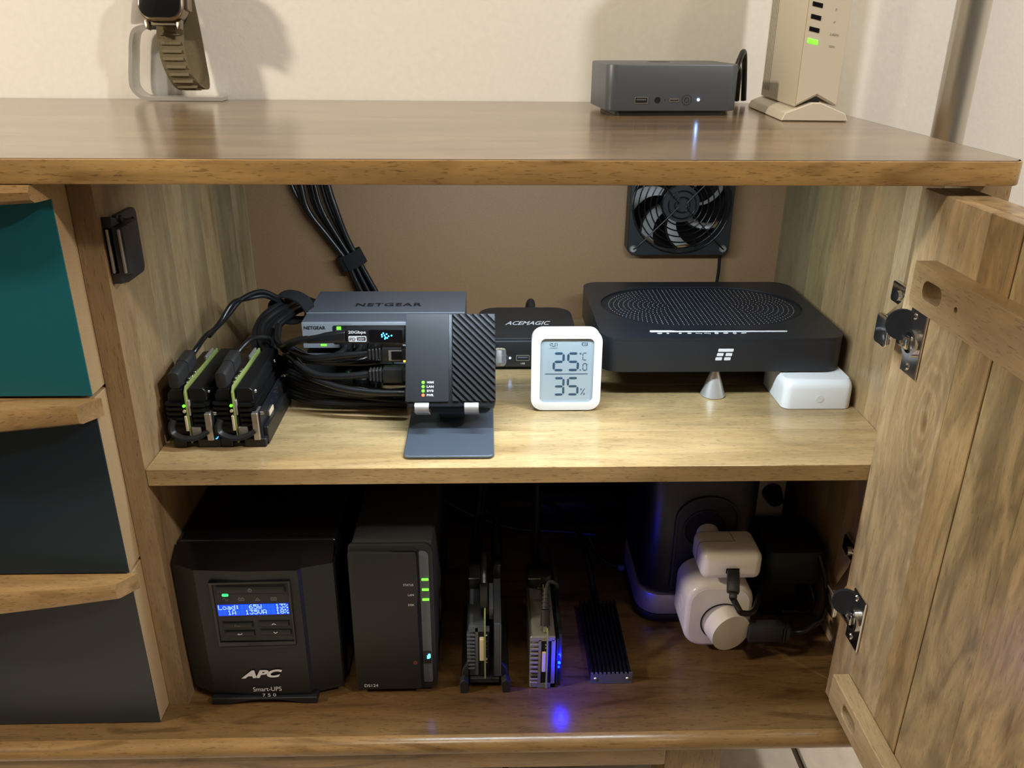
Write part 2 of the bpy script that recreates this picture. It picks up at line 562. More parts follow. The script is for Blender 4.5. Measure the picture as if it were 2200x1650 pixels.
# ------------------------------------------------------------------ sideboard
sb = thing('sideboard', 'long mango wood sideboard with open door, three coloured drawers and one shelf', 'cabinet', (0.3, 0.2, FL))
# tabletop
arc_o = [(0.6535-0.012+0.012*math.sin(R(a)), -0.0375+0.012-0.012*math.cos(R(a))) for a in range(0, 91, 15)]
arc_i = [(0.6535-0.012+0.0095*math.sin(R(a)), -0.0375+0.012-0.0095*math.cos(R(a))) for a in range(0, 91, 15)]
ye = wall_y(.65)-.002
m = MB(); m.prism([(-0.75, -0.0349)]+arc_i+[(0.651, ye), (-0.75, wall_y(-.75)-.002)], 'xy', TB, T)
part('tabletop', m, M['wood_top'], sb, True, (1, 1, 1))
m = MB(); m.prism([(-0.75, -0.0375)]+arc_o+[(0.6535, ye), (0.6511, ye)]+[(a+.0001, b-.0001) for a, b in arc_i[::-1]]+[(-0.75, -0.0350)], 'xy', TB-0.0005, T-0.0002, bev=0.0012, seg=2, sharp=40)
part('lit_edge', m, M['wood_lip'], sb, True, (1.22, 1.22, 1.15))  # same wood as the tabletop, tinted lighter to paint in light on the edge
# left divider, staves
ys = [0.0, 0.074, 0.132, 0.176, 0.218, 0.265, 0.325, DB]
cs = [(0.78, 0.70, 0.64), (0.88, 0.82, 0.76), (1.10, 1.04, 0.96), (0.92, 0.88, 0.80), (1.12, 1.04, 0.90), (0.70, 0.70, 0.66), (1.12, 1.12, 1.06)]
for k in range(7):
    m = MB(); m.box(-0.0180, 0, ys[k]+(0.0001 if k else 0), ys[k+1]-0.0001, B, TB)
    part('divider_stave', m, M['wood_z'], sb, True, cs[k])
# right side panel, staves
ys = [0.0, 0.035, 0.068, 0.094, 0.137, 0.182, 0.229, 0.281, DB]
cs = [(0.98, .94, .88), (0.84, .77, .70), (1.16, 1.12, 1.06), (0.84, .76, .64), (1.02, .90, .74), (1.12, 1.02, .84), (0.98, .98, .80), (.62, .64, .58)]
for k in range(8):
    m = MB(); m.box(W, 0.668, ys[k]+(0.0001 if k else 0), ys[k+1]-0.0001, -0.2665 if k == 0 else B, TB)
    part('side_panel_stave', m, M['wood_z'], sb, True, cs[k])
# shelf boards
for (a, b2, c) in ((0.0, 0.0668, (1.10, 1.06, 0.98)), (0.0669, 0.172, (1.0, 0.98, 0.92)), (0.1721, 0.28, (1.02, 1.0, .94)), (0.2801, DB-0.001, (1, 1, .95))):
    m = MB(); m.box(0.0003, W-0.0003, a, b2, -0.0155, 0.0, bev=0.0005, seg=1)
    part('shelf_board', m, M['wood_x'], sb, True, c)
# back panel with the round opening behind the fan
m = MB(); m.prism([(-0.018, B), (0.668, B), (0.668, TB), (-0.018, TB)], 'xz', DB, DB+0.004, holes=[circle(0.508, 0.1475, 0.056, 40)])
part('back_panel', m, M['hardboard'], sb, True, ang=0)
# bottom board with rounded lip, apron, legs
pr = [(DB, B), (DB, B-0.0165), (-0.046, B-0.0165)]+[(-0.0425+0.0115*math.cos(R(a)), B-0.0085+0.0085*math.sin(R(a))) for a in (225, 205, 185, 165, 145, 125, 105, 90)]
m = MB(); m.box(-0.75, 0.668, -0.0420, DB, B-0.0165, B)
part('bottom_board', m, M['wood_lip'], sb, True, (0.43, 0.40, 0.38))  # tinted darker than its front edge: the compartment's shade is in the colour
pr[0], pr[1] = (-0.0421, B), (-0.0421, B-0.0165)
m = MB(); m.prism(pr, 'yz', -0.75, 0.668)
part('lit_edge', m, M['wood_lip'], sb, True, (0.72, 0.68, 0.64), ang=50)  # front of the bottom board, kept lighter to paint in the light it catches
m = MB(); m.box(-0.75, 0.4435, -0.0475, -0.028, B-0.0365, B-0.0166, bev=0.002)
part('apron', m, M['wood_lip'], sb, True, (1.0, 1.0, 1.0))
for (a, b2, c, d) in ((0.4440, 0.4965, -0.043, 0.005), (0.4440, 0.4965, 0.32, 0.36)):
    m = MB(); m.box(a, b2, c, d, FL+0.0005, B-0.0166, bev=0.002)
    part('leg', m, M['wood_z'], sb, True, (1.0, 0.92, 0.8))
# drawers
XD = -0.0185
for (z0, z1, paint, zp) in ((0.0765, 0.2345, 'teal', 0.2366), (-0.0855, 0.0735, 'petrol', 0.0735), (B+0.0005, -0.0885, 'charcoal', -0.0875)):
    m = MB(); m.box(-0.72, XD, -0.0215, 0.02, z0, z1, bev=0.0006, seg=1)
    dr = part('drawer', m, M['mdf'], sb, True)
    m = MB(); m.box(-0.72, XD, -0.0228, -0.0216, z0, z1, bev=0.0004, seg=1)
    part('painted_front', m, M[paint], dr, True)
    # live-edge wooden pull: deeper towards the left, end cut slanted back
    zt = zp+0.0015
    tk = 0.0 if paint != 'teal' else 0.0035
    n = 14
    m = MB()
    secs = []
    for i in range(n):
        u = i/(n-1)
        xb = XD+0.0065-0.70*u if i else XD+0.0065
        dep = 0.017+0.013*min(1, u*5)+0.004*math.sin(u*9)
        xf = xb-0.012*(1-min(1, u*5)) if i < 3 else xb
        th = 0.0165+0.0055*min(1, u*5)-tk
        yb, yf = -0.0229, -0.0229-dep
        secs.append([(xb, yb, zt), (xf, yf+0.003, zt-0.0005), (xf, yf, zt-0.005), (xf, yf+0.001, zt-th+0.003), (xf, yf+0.006, zt-th), (xb, yb, zt-th+0.002)])
    vs = [[m.bm.verts.new(p) for p in s_] for s_ in secs]
    for A_, B_ in zip(vs, vs[1:]):
        for k in range(6):
            j = (k+1) % 6
            m.bm.faces.new((A_[k], A_[j], B_[j], B_[k]))
    m.bm.faces.new(vs[0]); m.bm.faces.new(vs[-1][::-1])
    bmesh.ops.recalc_face_normals(m.bm, faces=m.bm.faces)
    part('drawer_pull', m, M['wood_lip'], dr, True, (1.05, 1.05, 1.1), ang=40)
# door, opened at right angles; inner face towards the left
XI = 0.6035
m = MB(); m.box(XI+0.010, XI+0.0328, -0.56, -0.0008, B+0.004, 0.2305, bev=0.0008, seg=1)
door = part('door', m, M['wood_door'], sb, True, (0.9, 0.85, 0.75))
for (a, b2, c) in ((-0.088, -0.0010, (1.0, 0.98, 0.94)), (-0.1243, -0.0882, (0.86, 0.78, 0.62)), (-0.185, -0.1262, (0.92, 0.90, 0.80)), (-0.29, -0.1852, (0.98, 0.92, 0.80)), (-0.42, -0.2902, (0.95, 0.9, 0.8)), (-0.56, -0.4202, (1, .95, .85))):
    m = MB(); m.box(XI, XI+0.0099, a, b2, B+0.004, 0.2305, bev=0.0005, seg=1)
    part('door_plank', m, M['wood_knot' if a == -0.088 else 'wood_door'], door, True, c)
for (z0, z1, ss) in ((0.1530, 0.1855, (-0.0525, -0.0785, 0.1630, 0.1765)), (-0.2215, -0.1915, (-0.0625, -0.0895, -0.2120, -0.1995))):
    slot = rrect(ss[1], ss[0], ss[2], ss[3], 0.0058, 6)
    holes = [slot] if z0 < 0 else [slot, circle(-0.098, 0.1685, 0.0022, 10)]
    out = [(-0.55, z0), (-0.0385, z0), (-0.0365, z0+0.006), (-0.0365, z1), (-0.55, z1)]
    m = MB(); m.prism(out, 'yz', XI-0.0150, XI-0.0001, holes=holes, bev=0.0009, seg=1, sharp=40)
    part('batten', m, M['wood_y'], door, True, (0.82, 0.74, 0.62) if z0 > 0 else (1.08, 1.02, 0.92), ang=30)
# concealed hinges: chrome plate with cup, arm on the side panel, felt pad
for (zc, kk) in ((0.1205, 0), (-0.1370, 1)):
    m = MB(); m.prism([(-0.0435, zc-0.0255+.0), (-0.0195, zc-0.0255), (-0.0195, zc+0.026), (-0.0435, zc+0.026)], 'yz', XI-0.0022, XI-0.0001, bev=0.0006, seg=1)
    for s_ in (-1, 1):
        m.cyl((XI-0.0022, -0.0255 if s_ > 0 else -0.0285, zc+s_*0.0195), (XI-0.0034, -0.0255 if s_ > 0 else -0.0285, zc+s_*0.0195), 0.0035, 0.0028, 16)
    part('hinge_plate', m, M['chrome'], door, True)
    m = MB(); m.ring((XI-0.0023, -0.0300, zc), (-1, 0, 0), 0.0080, 0.0110, 0.0030, 24)
    m.box(XI-0.008, XI-0.0024, -0.0330, -0.016, zc-0.005, zc+0.005, bev=0.0015)
    part('hinge_cup', m, M['chrome'], door, True)
    m = MB(); m.prism(rrect(-0.018, 0.004, zc-0.010, zc+0.014, 0.004), 'yz', XI-0.016, XI-0.0125, bev=0.001)
    m.prism([(XI-0.016, -0.008), (XI+0.012, 0.026), (W-0.004, 0.052), (W-0.0005, 0.066), (W-0.0005, 0.040), (XI+0.018, 0.016), (XI-0.006, -0.012)], 'xy', zc+0.004, zc+0.0145, bev=0.0012)
    part('hinge_arm', m, M['chrome'], sb, True)
    m = MB(); m.prism(rrect(0.028, 0.078, zc+0.000, zc+0.018, 0.003), 'yz', W-0.0045, W-0.0003, bev=0.001)
    m.cyl((W-0.0045, 0.060, zc+0.009), (W-0.0085, 0.060, zc+0.009), 0.0048, 0.0042, 18, bev=0.0006)
    m.cyl((W-0.0045, 0.038, zc+0.006), (W-0.0075, 0.038, zc+0.006), 0.0040, 0.0036, 18, bev=0.0006)
    part('hinge_base', m, M['chrome'], sb, True)
    m = MB(); m.cyl((XI-0.0085, -0.0225, zc+0.0115), (XI-0.0065, -0.0185, zc+0.0110), 0.0118, 0.0118, 26, bev=0.0010)
    part('felt_pad', m, M['felt'], sb, True, label='round black felt pad on the hinge')
# magnetic catch on the divider
m = MB()
m.prism(rrect(0.020, 0.0605, 0.1520, 0.2045, 0.006), 'yz', 0.0002, 0.0034, holes=[rrect(0.046, 0.056, 0.1905, 0.1975, 0.0033), rrect(0.046, 0.056, 0.1580, 0.1650, 0.0033)], bev=0.0005, seg=1)
m.prism([(0.0004, 0.0045), (0.0004, 0.022), (0.0004, 0.036), (0.010, 0.036), (0.0145, 0.031), (0.0145, 0.0045)], 'xy', 0.1640, 0.2000, bev=0.0008)
m.prism([(0.0045, 0.1565), (0.022, 0.1590), (0.022, 0.2020), (0.0045, 0.2075)], 'yz', 0.0004, 0.0075, bev=0.0008)
catch = part('magnetic_catch', m, M['darkmetal'], sb, True)
for xx in (0.0028, 0.0112):
    m = MB(); m.box(xx, xx+0.0018, 0.0022, 0.026, 0.1655, 0.1985, bev=0.0003, seg=1)
    part('magnet_plate', m, M['steel'], catch, True, label='thin steel strip')
for zz in (0.203, 0.1605):
    m = MB(); m.cyl((0.0076, 0.0195, zz), (0.0092, 0.0195, zz), 0.0030, 0.0024, 14)
    part('screw', m, M['black'], catch, True)
m = MB(); m.prism(rrect(0.034, 0.0405, 0.1690, 0.1930, 0.0028), 'yz', 0.0033, 0.0039, holes=[rrect(0.0348, 0.0397, 0.1700, 0.1920, 0.0022)])
part('moulded_mark', m, M['darkmetal'], catch, True)
# LED strip under the tabletop's front edge
m = MB(); m.box(0.16, 0.54, 0.0140, 0.0260, 0.2338, 0.2383, bev=0.001)
ls = part('led_strip', m, M['alu'], sb, True)
m = MB(); m.box(0.18, 0.50, 0.0170, 0.0230, 0.2331, 0.2337)
part('strip_lens', m, M['strip_lamp'], ls, True)

# ------------------------------------------------------------------ wall fan
CF = V((0.508, 0.3565, 0.1475))
fan = thing('cooling_fan', 'square black cooling fan with wire guard fixed to the brown back panel', 'fan', (0.508, DB, 0.087))
m = MB()
h = 0.0605
sq = [(-h+.006, -h), (h-.006, -h), (h, -h+.006), (h, h-.006), (h-.006, h), (-h+.006, h), (-h, h-.006), (-h, -h+.006)]
m.prism([(CF.x+a, CF.z+b2) for a, b2 in sq], 'xz', CF.y+0.0008, DB-0.0006, holes=[circle(CF.x, CF.z, 0.0578, 48)], bev=0.0008, seg=1)
part('fan_frame', m, M['black'], fan, True)
m = MB(); m.cyl((CF.x, CF.y+0.004, CF.z), (CF.x, CF.y+0.023, CF.z), 0.0215, n=36, bev=0.0015)
m.ring((CF.x, CF.y+0.0035, CF.z), (0, 1, 0), 0.008, 0.0095, 0.001)
m.ring((CF.x, CF.y+0.0035, CF.z), (0, 1, 0), 0.0145, 0.0155, 0.001)
part('fan_hub', m, M['matte'], fan, True)
for k in range(7):
    m = MB()
    G = []
    for i in range(7):
        r = 0.0205+(0.056-0.0205)*i/6
        row = []
        for j in range(5):
            c_ = j/4-0.5
            a = 2*PI*k/7+0.35+0.55*(i/6)**1.4+c_*(0.62-0.04*i/6)
            row.append(V((CF.x+r*math.cos(a), CF.y+0.0135+c_*0.014, CF.z+r*math.sin(a))))
        G.append(row)
    fr = [[m.bm.verts.new(p) for p in row] for row in G]
    bk = [[m.bm.verts.new(p+V((0, 0.0013, 0))) for p in row] for row in G]
    for L_, fl in ((fr, 0), (bk, 1)):
        for i in range(6):
            for j in range(4):
                q = (L_[i][j], L_[i+1][j], L_[i+1][j+1], L_[i][j+1])
                m.bm.faces.new(q if fl else q[::-1])
    for i in range(6):
        m.bm.faces.new((fr[i][0], fr[i+1][0], bk[i+1][0], bk[i][0]))
        m.bm.faces.new((fr[i][4], bk[i][4], bk[i+1][4], fr[i+1][4]))
    for j in range(4):
        m.bm.faces.new((fr[6][j], fr[6][j+1], bk[6][j+1], bk[6][j]))
        m.bm.faces.new((fr[0][j], bk[0][j], bk[0][j+1], fr[0][j+1]))
    part('fan_blade', m, M['gloss'], fan, True, ang=60)
for r in (0.0088, 0.0160, 0.0238, 0.0305, 0.0372, 0.0440, 0.0508, 0.0570):
    m = MB(); m.tube([(CF.x+r*math.cos(2*PI*i/48), CF.y-0.0022, CF.z+r*math.sin(2*PI*i/48)) for i in range(48)], 0.0008, 6, closed=True)
    part('guard_ring', m, M['gloss'], fan, True, ang=80)
for (sx, sz) in ((1, 1), (-1, 1), (1, -1), (-1, -1)):
    m = MB(); m.tube([(CF.x+sx*0.006, CF.y-0.0036, CF.z+sz*0.001), (CF.x+sx*0.008, CF.y-0.0036, CF.z+sz*0.006), (CF.x+sx*0.046, CF.y-0.0036, CF.z+sz*0.0455), (CF.x+sx*0.0535, CF.y-0.0016, CF.z+sz*0.0525)], 0.0009, 6)
    part('guard_wire', m, M['darkmetal'] if (sx, sz) in ((-1, -1), (1, 1)) else M['gloss'], fan, True, ang=80)
    m = MB(); m.cyl((CF.x+sx*0.0535, CF.y+0.0007, CF.z+sz*0.0525), (CF.x+sx*0.0535, CF.y-0.0012, CF.z+sz*0.0525), 0.0046, 0.0036, 18)
    m.box(CF.x+sx*0.0535-.002, CF.x+sx*0.0535+.002, CF.y-.0016, CF.y-.0011, CF.z+sz*0.0525-.0004, CF.z+sz*0.0525+.0004)
    m.box(CF.x+sx*0.0535-.0004, CF.x+sx*0.0535+.0004, CF.y-.0016, CF.y-.0011, CF.z+sz*0.0525-.002, CF.z+sz*0.0525+.002)
    part('screw', m, M['steel'], fan, True)
m = MB(); m.tube([(0.5625, 0.372, 0.088), (0.5635, 0.3725, 0.070), (0.5625, 0.372, 0.050), (0.556, 0.371, 0.020), (0.552, 0.370, 0.004)], 0.0020, 8)
part('fan_cable', m, M['cable'], fan, True, ang=80)

# ------------------------------------------------------------------ things on the tabletop
# watch stand
ws = thing('watch_stand', 'bent aluminium charging stand holding the watch, left end of the tabletop', 'stand', (-0.07, 0.415, T))
path = [(-0.020, T+0.0024), (-0.045, T+0.0024), (-0.085, T+0.0024), (-0.104, T+0.0026), (-0.1145, T+0.0065), (-0.1205, T+0.0155), (-0.1195, T+0.030), (-0.1165, T+0.046), (-0.1135, T+0.062), (-0.1095, T+0.0725), (-0.1015, T+0.0775), (-0.0890, T+0.0785)]
p3 = smooth_path([(x_, 0.416, z_) for x_, z_ in path], 5)
yw = 0.0115
m = MB(); m.ribbon([(x_, 0.416, z_) for x_, z_ in path], (0, yw, 0), 0.0040, 5)
part('bent_strip', m, M['alu'], ws, True, ang=40)
m = MB(); m.prism([(-0.1125, T+0.0805), (-0.086, T+0.0805), (-0.066, T+0.158), (-0.094, T+0.165)], 'xz', 0.4085, 0.4125, bev=0.0012)
part('back_plate', m, M['alu'], ws, True)
m = MB(); m.cyl((-0.066, 0.4083, T+0.095), (-0.066, 0.3985, T+0.0925), 0.0185, 0.0175, 30, bev=0.002)
m.prism(rrect(-0.0895, -0.070, T+0.0752, T+0.0905, 0.003), 'xz', 0.4005, 0.4083, bev=0.001)
part('charging_puck', m, M['matte'], ws, True)
# watch
wt = thing('smart_watch', 'titanium smart watch with a khaki woven band hanging on its stand', 'watch', (-0.0635, 0.3865, T+0.1110), rotx=R(-14), rotz=R(-6))
m = MB(); m.T = Matrix.Scale(1.2, 4); m.prism(rrect(-0.0215, 0.0215, -0.0245, 0.0245, 0.0125, 7), 'xz', -0.0085, 0.0055, bev=0.0032, seg=4)
case = part('watch_case', m, M['watch'], wt, ang=45)
m = MB(); m.T = Matrix.Scale(1.2, 4); m.prism(rrect(-0.0192, 0.0192, -0.0222, 0.0222, 0.0108, 7), 'xz', -0.0096, -0.0080, bev=0.0005)
part('watch_screen', m, M['screen'], wt)
m = MB(); m.T = Matrix.Scale(1.2, 4); m.prism(rrect(0.0205, 0.0246, -0.015, 0.013, 0.0015), 'xz', -0.0055, 0.0035, bev=0.001)
m.cyl((0.0244, -0.001, 0.004), (0.0268, -0.001, 0.004), 0.0042, n=20, bev=0.0006)
part('crown', m, M['watch'], case)
m = MB(); m.T = Matrix.Scale(1.2, 4)
for s_ in (-1, 1):
    m.prism([(s_*0.0125, -0.0240), (s_*0.0172, -0.0225), (s_*0.0160, -0.0305), (s_*0.0132, -0.0312), (s_*0.0125, -0.0275)], 'xz', -0.004, 0.002, bev=0.0006)
    m.box(-0.0130, 0.0130, -0.0025, 0.001, -0.0272, -0.0238)
part('band_lug', m, M['watch'], case)
bandp = [(-0.0640, 0.3935, T+0.0815), (-0.0640, 0.3905, T+0.062), (-0.0630, 0.3893, T+0.046), (-0.0595, 0.3905, T+0.030), (-0.0540, 0.3955, T+0.0175), (-0.0490, 0.4050, T+0.0135), (-0.0495, 0.4130, T+0.022), (-0.0505, 0.4160, T+0.040), (-0.0520, 0.4170, T+0.062), (-0.0535, 0.4165, T+0.085), (-0.0555, 0.415, T+0.110), (-0.058, 0.409, T+0.130)]
wv = [(0.0148, -0.0012, 0)]*4+[(0.0148, 0.0002, 0.0005)]*3+[(0.0138, 0.0010, 0.0)]*5
m = MB(); m.ribbon(bandp, wv, 0.0020, 6)
band = part('watch_band', m, M['strap'], wt, True, ang=50)
fp = smooth_path([V(p) for p in bandp[:6]], 4)
for i in range(2, len(fp)-1, 2):
    p = fp[i]
    t = (fp[i+1]-fp[i-1]).normalized()
    w_ = V((0.0112, -0.0009, 0))
    n_ = t.cross(w_).normalized()
    if n_.y > 0: n_ = -n_
    m = MB(); m.tube([p-w_+n_*0.0009, p+n_*0.0010, p+w_+n_*0.0009], 0.0026, 8, 2, flat=0.42)
    part('band_loop', m, M['strap'], band, True, ang=80)

# slate mini pc on the tabletop
pc = thing('mini_pc', 'slate grey mini computer with rounded corners beside the white repeater', 'computer', (0.4690, 0.2615, T), rotz=R(4.0))
m = MB(); m.prism(rrect(-0.0685, 0.0655, 0.0, 0.094, 0.011, 8), 'xy', 0.0045, 0.0485, bev=0.0016, seg=2, sharp=40)
part('body', m, M['pc_grey'], pc)
m = MB(); m.prism(rrect(-0.058, 0.057, 0.003, 0.088, 0.008), 'xy', 0.0003, 0.0044)
part('base_plinth', m, M['black'], pc)
def port(parent, x0, x1, z0, z1, y, rim='steel', name='usb_port', ins='void', tongue=True):
    m = MB(); m.prism(rrect(x0, x1, z0, z1, min(x1-x0, z1-z0)*0.12), 'xz', y-0.0004, y+0.0004, holes=[rrect(x0+.0006, x1-.0006, z0+.0006, z1-.0006, min(x1-x0, z1-z0)*0.1)])
    p = part(name, m, M[rim], parent)
    m = MB(); m.box(x0+.0006, x1-.0006, y-0.0001, y+0.0006, z0+.0006, z1-.0006)
    part('port_opening', m, M[ins], p)
    if tongue:
        m = MB(); m.box(x0+.0018, x1-.0018, y-0.0003, y-0.00011, z0+(z1-z0)*.5, z0+(z1-z0)*.72)
        part('port_tongue', m, M['grey_metal'], p)
port(pc, -0.0402, -0.0268, 0.0118, 0.0180, -0.0001)
port(pc, -0.0048, 0.0048, 0.0135, 0.0165, -0.0001, name='usb_c_port')
m = MB(); m.ring((-0.0170, 0.0003, 0.0152), (0, -1, 0), 0.0017, 0.0030, 0.0006, 20); m.cyl((-0.0170, 0.0004, 0.0152), (-0.0170, -0.0001, 0.0152), 0.0017, n=16)
part('audio_jack', m, M['void'], pc)
m = MB(); m.cyl((-0.0096, 0.0004, 0.0152), (-0.0096, -0.0002, 0.0152), 0.0005, n=10)
part('reset_hole', m, M['void'], pc)
m = MB(); m.ring((0.0128, 0.0003, 0.0152), (0, -1, 0), 0.0046, 0.0050, 0.0005, 28); m.ring((0.0128, 0.0003, 0.0152), (0, -1, 0), 0.0019, 0.0024, 0.0006, 20)
part('power_button', m, M['ink'], pc)
m = MB(); m.cyl((0.0246, 0.0004, 0.0155), (0.0246, -0.0004, 0.0155), 0.0012, n=14)
part('status_light', m, M['white_led'], pc, label='small glowing white light')
m = MB(); m.flat([circle(0, 0, 1, 20)], (-0.004, 0.055, 0.0485), (0.012, 0, 0), (0, 0.0075, 0), 0.0002)
part('top_mark', m, M['ink'], pc)
# black cable rising behind it
m = MB()
m.tube([(0.548, 0.365, T+0.0030), (0.552, 0.367, T+0.020), (0.557, 0.371, T+0.034), (0.564, 0.379, T+0.050), (0.571, 0.390, T+0.056), (0.577, 0.400, T+0.03), (0.58, 0.403, T+0.004)], 0.0032, 8)
m.tube([(0.543, 0.367, T+0.0030), (0.547, 0.369, T+0.018), (0.552, 0.373, T+0.030), (0.560, 0.380, T+0.042), (0.568, 0.392, T+0.036), (0.572, 0.403, T+0.004)], 0.0030, 8)
tag(part('power_cable', m, M['cable'], ang=80), 'black cable rising behind the slate mini computer on the tabletop', 'cable')

# white repeater
rp = thing('wifi_repeater', 'tall off-white wireless repeater on a flared foot with one lit green light', 'router', (0.595, 0.214, T), rotz=R(-4.2))
m = MB()
def sec(y, w_, zt):
    return [(-w_, y, 0.0004), (w_, y, 0.0004), (w_*0.90, y, 0.0075), (0.004, y, zt), (-0.004, y, zt), (-w_*0.90, y, 0.0075)]
S = [sec(0.0, 0.0315, 0.0170), sec(0.15, 0.0315, 0.0170)]
vs = [[m.bm.verts.new(p) for p in s_] for s_ in S]
for k in range(6):
    m.bm.faces.new((vs[0][k], vs[0][(k+1) % 6], vs[1][(k+1) % 6], vs[1][k]))
m.bm.faces.new(vs[0][::-1]); m.bm.faces.new(vs[1])
bmesh.ops.recalc_face_normals(m.bm, faces=m.bm.faces)
m._fin(list(m.bm.verts), 0.0008, 1)
foot = part('foot', m, M['beige'], rp)
m = MB(); m.box(-0.0055, 0.0055, 0.012, 0.13, 0.0150, 0.030)
part('neck', m, M['grey_metal'], rp)
m = MB(); m.prism([(-0.0195, 0.0128), (0.0, 0.0230), (0.0205, 0.0128), (0.0205, 0.265), (-0.0195, 0.265)], 'xz', 0.004, 0.145, bev=0.0012, seg=2, sharp=30)
part('body', m, M['beige'], rp)
m = MB(); m.prism([(-0.0185, 0.0148), (0.0, 0.0245), (0.0195, 0.0148), (0.0195, 0.264), (-0.0185, 0.264)], 'xz', 0.0030, 0.0041, bev=0.0005, seg=1)
part('front_panel', m, M['beige'], rp)
for k in range(5):
    yy = 0.112+0.0062*k
    m = MB(); m.box(-0.0198, -0.01945, yy, yy+0.0008, 0.020, 0.264)
    part('side_groove', m, M['greyink'], rp)
leds = [(0.0688, 'green_led', '5GHz'), (0.0790, 'screen', '2.4GHz'), (0.0895, 'screen', '4'), (0.1000, 'screen', '3'), (0.1105, 'screen', '2'), (0.121, 'screen', '1')]
for (zz, mm, tx) in leds:
    m = MB(); m.prism([(-0.0155, zz+0.0010), (-0.0062, zz-0.0010), (-0.0062, zz+0.0028), (-0.0155, zz+0.0048)], 'xz', 0.0026, 0.0032)
    part('indicator', m, M[mm], rp, label='lit green indicator window' if mm == 'green_led' else None)
    ww = 0.0013*len(tx)
    text(tx, (0.0060-ww*.25, 0.0029, zz-0.0030), (ww, 0, -0.0001*len(tx)), (0, 0, 0.0020), M['greyink'], rp)
# steel pole standing on the floor past the right end
pole = thing('floor_lamp_pole', 'brushed steel floor lamp pole rising behind the right end of the sideboard', 'pole', (0.7730, 0.30, FL))
m = MB(); m.cyl((0, 0, 0.012), (0, 0, 1.75), 0.0165, n=40)
part('pole', m, M['steel'], pole, ang=60)
m = MB(); m.lathe([(0.09, 0.0003), (0.09, 0.008), (0.085, 0.012), (0.018, 0.0125)])
part('base', m, M['steel'], pole, ang=40)

# ------------------------------------------------------------------ things on the shelf
# network switches
def switch(name, label, z0, front, lit, ft=0.0):
    s = thing(name, label, 'network switch', (0.1795, 0.168, z0))
    m = MB(); m.box(-0.0795, 0.0795, 0.0006, 0.102, 0.002, 0.0295, bev=0.0008, seg=1)
    body = part('metal_case', m, M['grey_metal'], s)
    m = MB(); m.box(-0.0793, 0.0793, -0.0012, 0.0005, 0.0025, 0.0290, bev=0.0004, seg=1)
    part('front_plate', m, M[front], s)
    m = MB(); m.box(-0.0796, 0.0796, 0.0270, 0.0278, 0.02935, 0.0299)
    part('lid_crease', m, M['silver_front'], s)
    for sx in (-.06, .06):
        for sy in (.012, .09):
            m = MB(); m.cyl((sx, sy, 0.0001-ft), (sx, sy, 0.0021), 0.005, n=14)
            part('foot', m, M['black'], s)
    m = MB(); m.prism(rrect(-0.0490, 0.0640, 0.0070, 0.0262, 0.0018), 'xz', -0.0018, -0.0013)
    pb = part('port_block', m, M['void'], s)
    for k in range(8):
        xx = -0.046+0.0138*k
        m = MB(); m.box(xx, xx+0.0115, -0.0026, -0.0019, 0.0205, 0.0218)
        part('port_rim', m, M['grey_metal'], pb)
    for (dx, c_) in lit:
        m = MB(); m.box(dx, dx+0.0042, -0.0030, -0.0019, 0.0222, 0.0252, bev=0.0003, seg=1)
        part('port_light', m, M[c_], pb, label='lit %s port light' % c_.split('_')[0])
    m = MB(); m.box(-0.062, -0.0565, -0.0017, -0.0012, 0.0050, 0.0066)
    part('power_light', m, M['green_led'], s, label='lit green power light')
    return s
s1 = switch('network_switch', 'lower metal network switch of the stacked pair, hidden behind black cables', 0.006, 'matte', [(-0.037, 'green_led'), (-0.008, 'green_led'), (0.0185, 'amber_led'), (0.038, 'amber_led'), (0.0545, 'green_led')], 0.006)
s2 = switch('network_switch', 'upper grey metal network switch with dark lettering on its lid', 0.0405, 'silver_front', [(-0.045, 'green_led'), (-0.026, 'green_led'), (-0.013, 'amber_led'), (-0.003, 'green_led'), (0.009, 'green_led')])
text('NETGEAR', (-0.0335, 0.0475, 0.0298), (0.0680, 0.0006, 0), (0, 0.0105, 0), M['ink'], s2, bold=0.02, space=1.15)
text('NETGEAR', (-0.0770, -0.0013, 0.0222), (0.0210, 0, 0), (0, 0, 0.0034), M['ink'], s2, bold=0.02)
text('Gigabit Switch', (-0.0440, -0.0013, 0.0270), (0.0130, 0, 0), (0, 0, 0.0010), M['greyink'], s2)

def rj_plug(m, y0, x, z, d=1):
    m.box(x-0.0057, x+0.0057, y0-0.024, y0-0.0035, z-0.0062, z+0.0048, bev=0.0010, seg=1)
    m.box(x-0.0030, x+0.0030, y0-0.020, y0-0.004, z+0.0050, z+0.0072, bev=0.0006, seg=1)
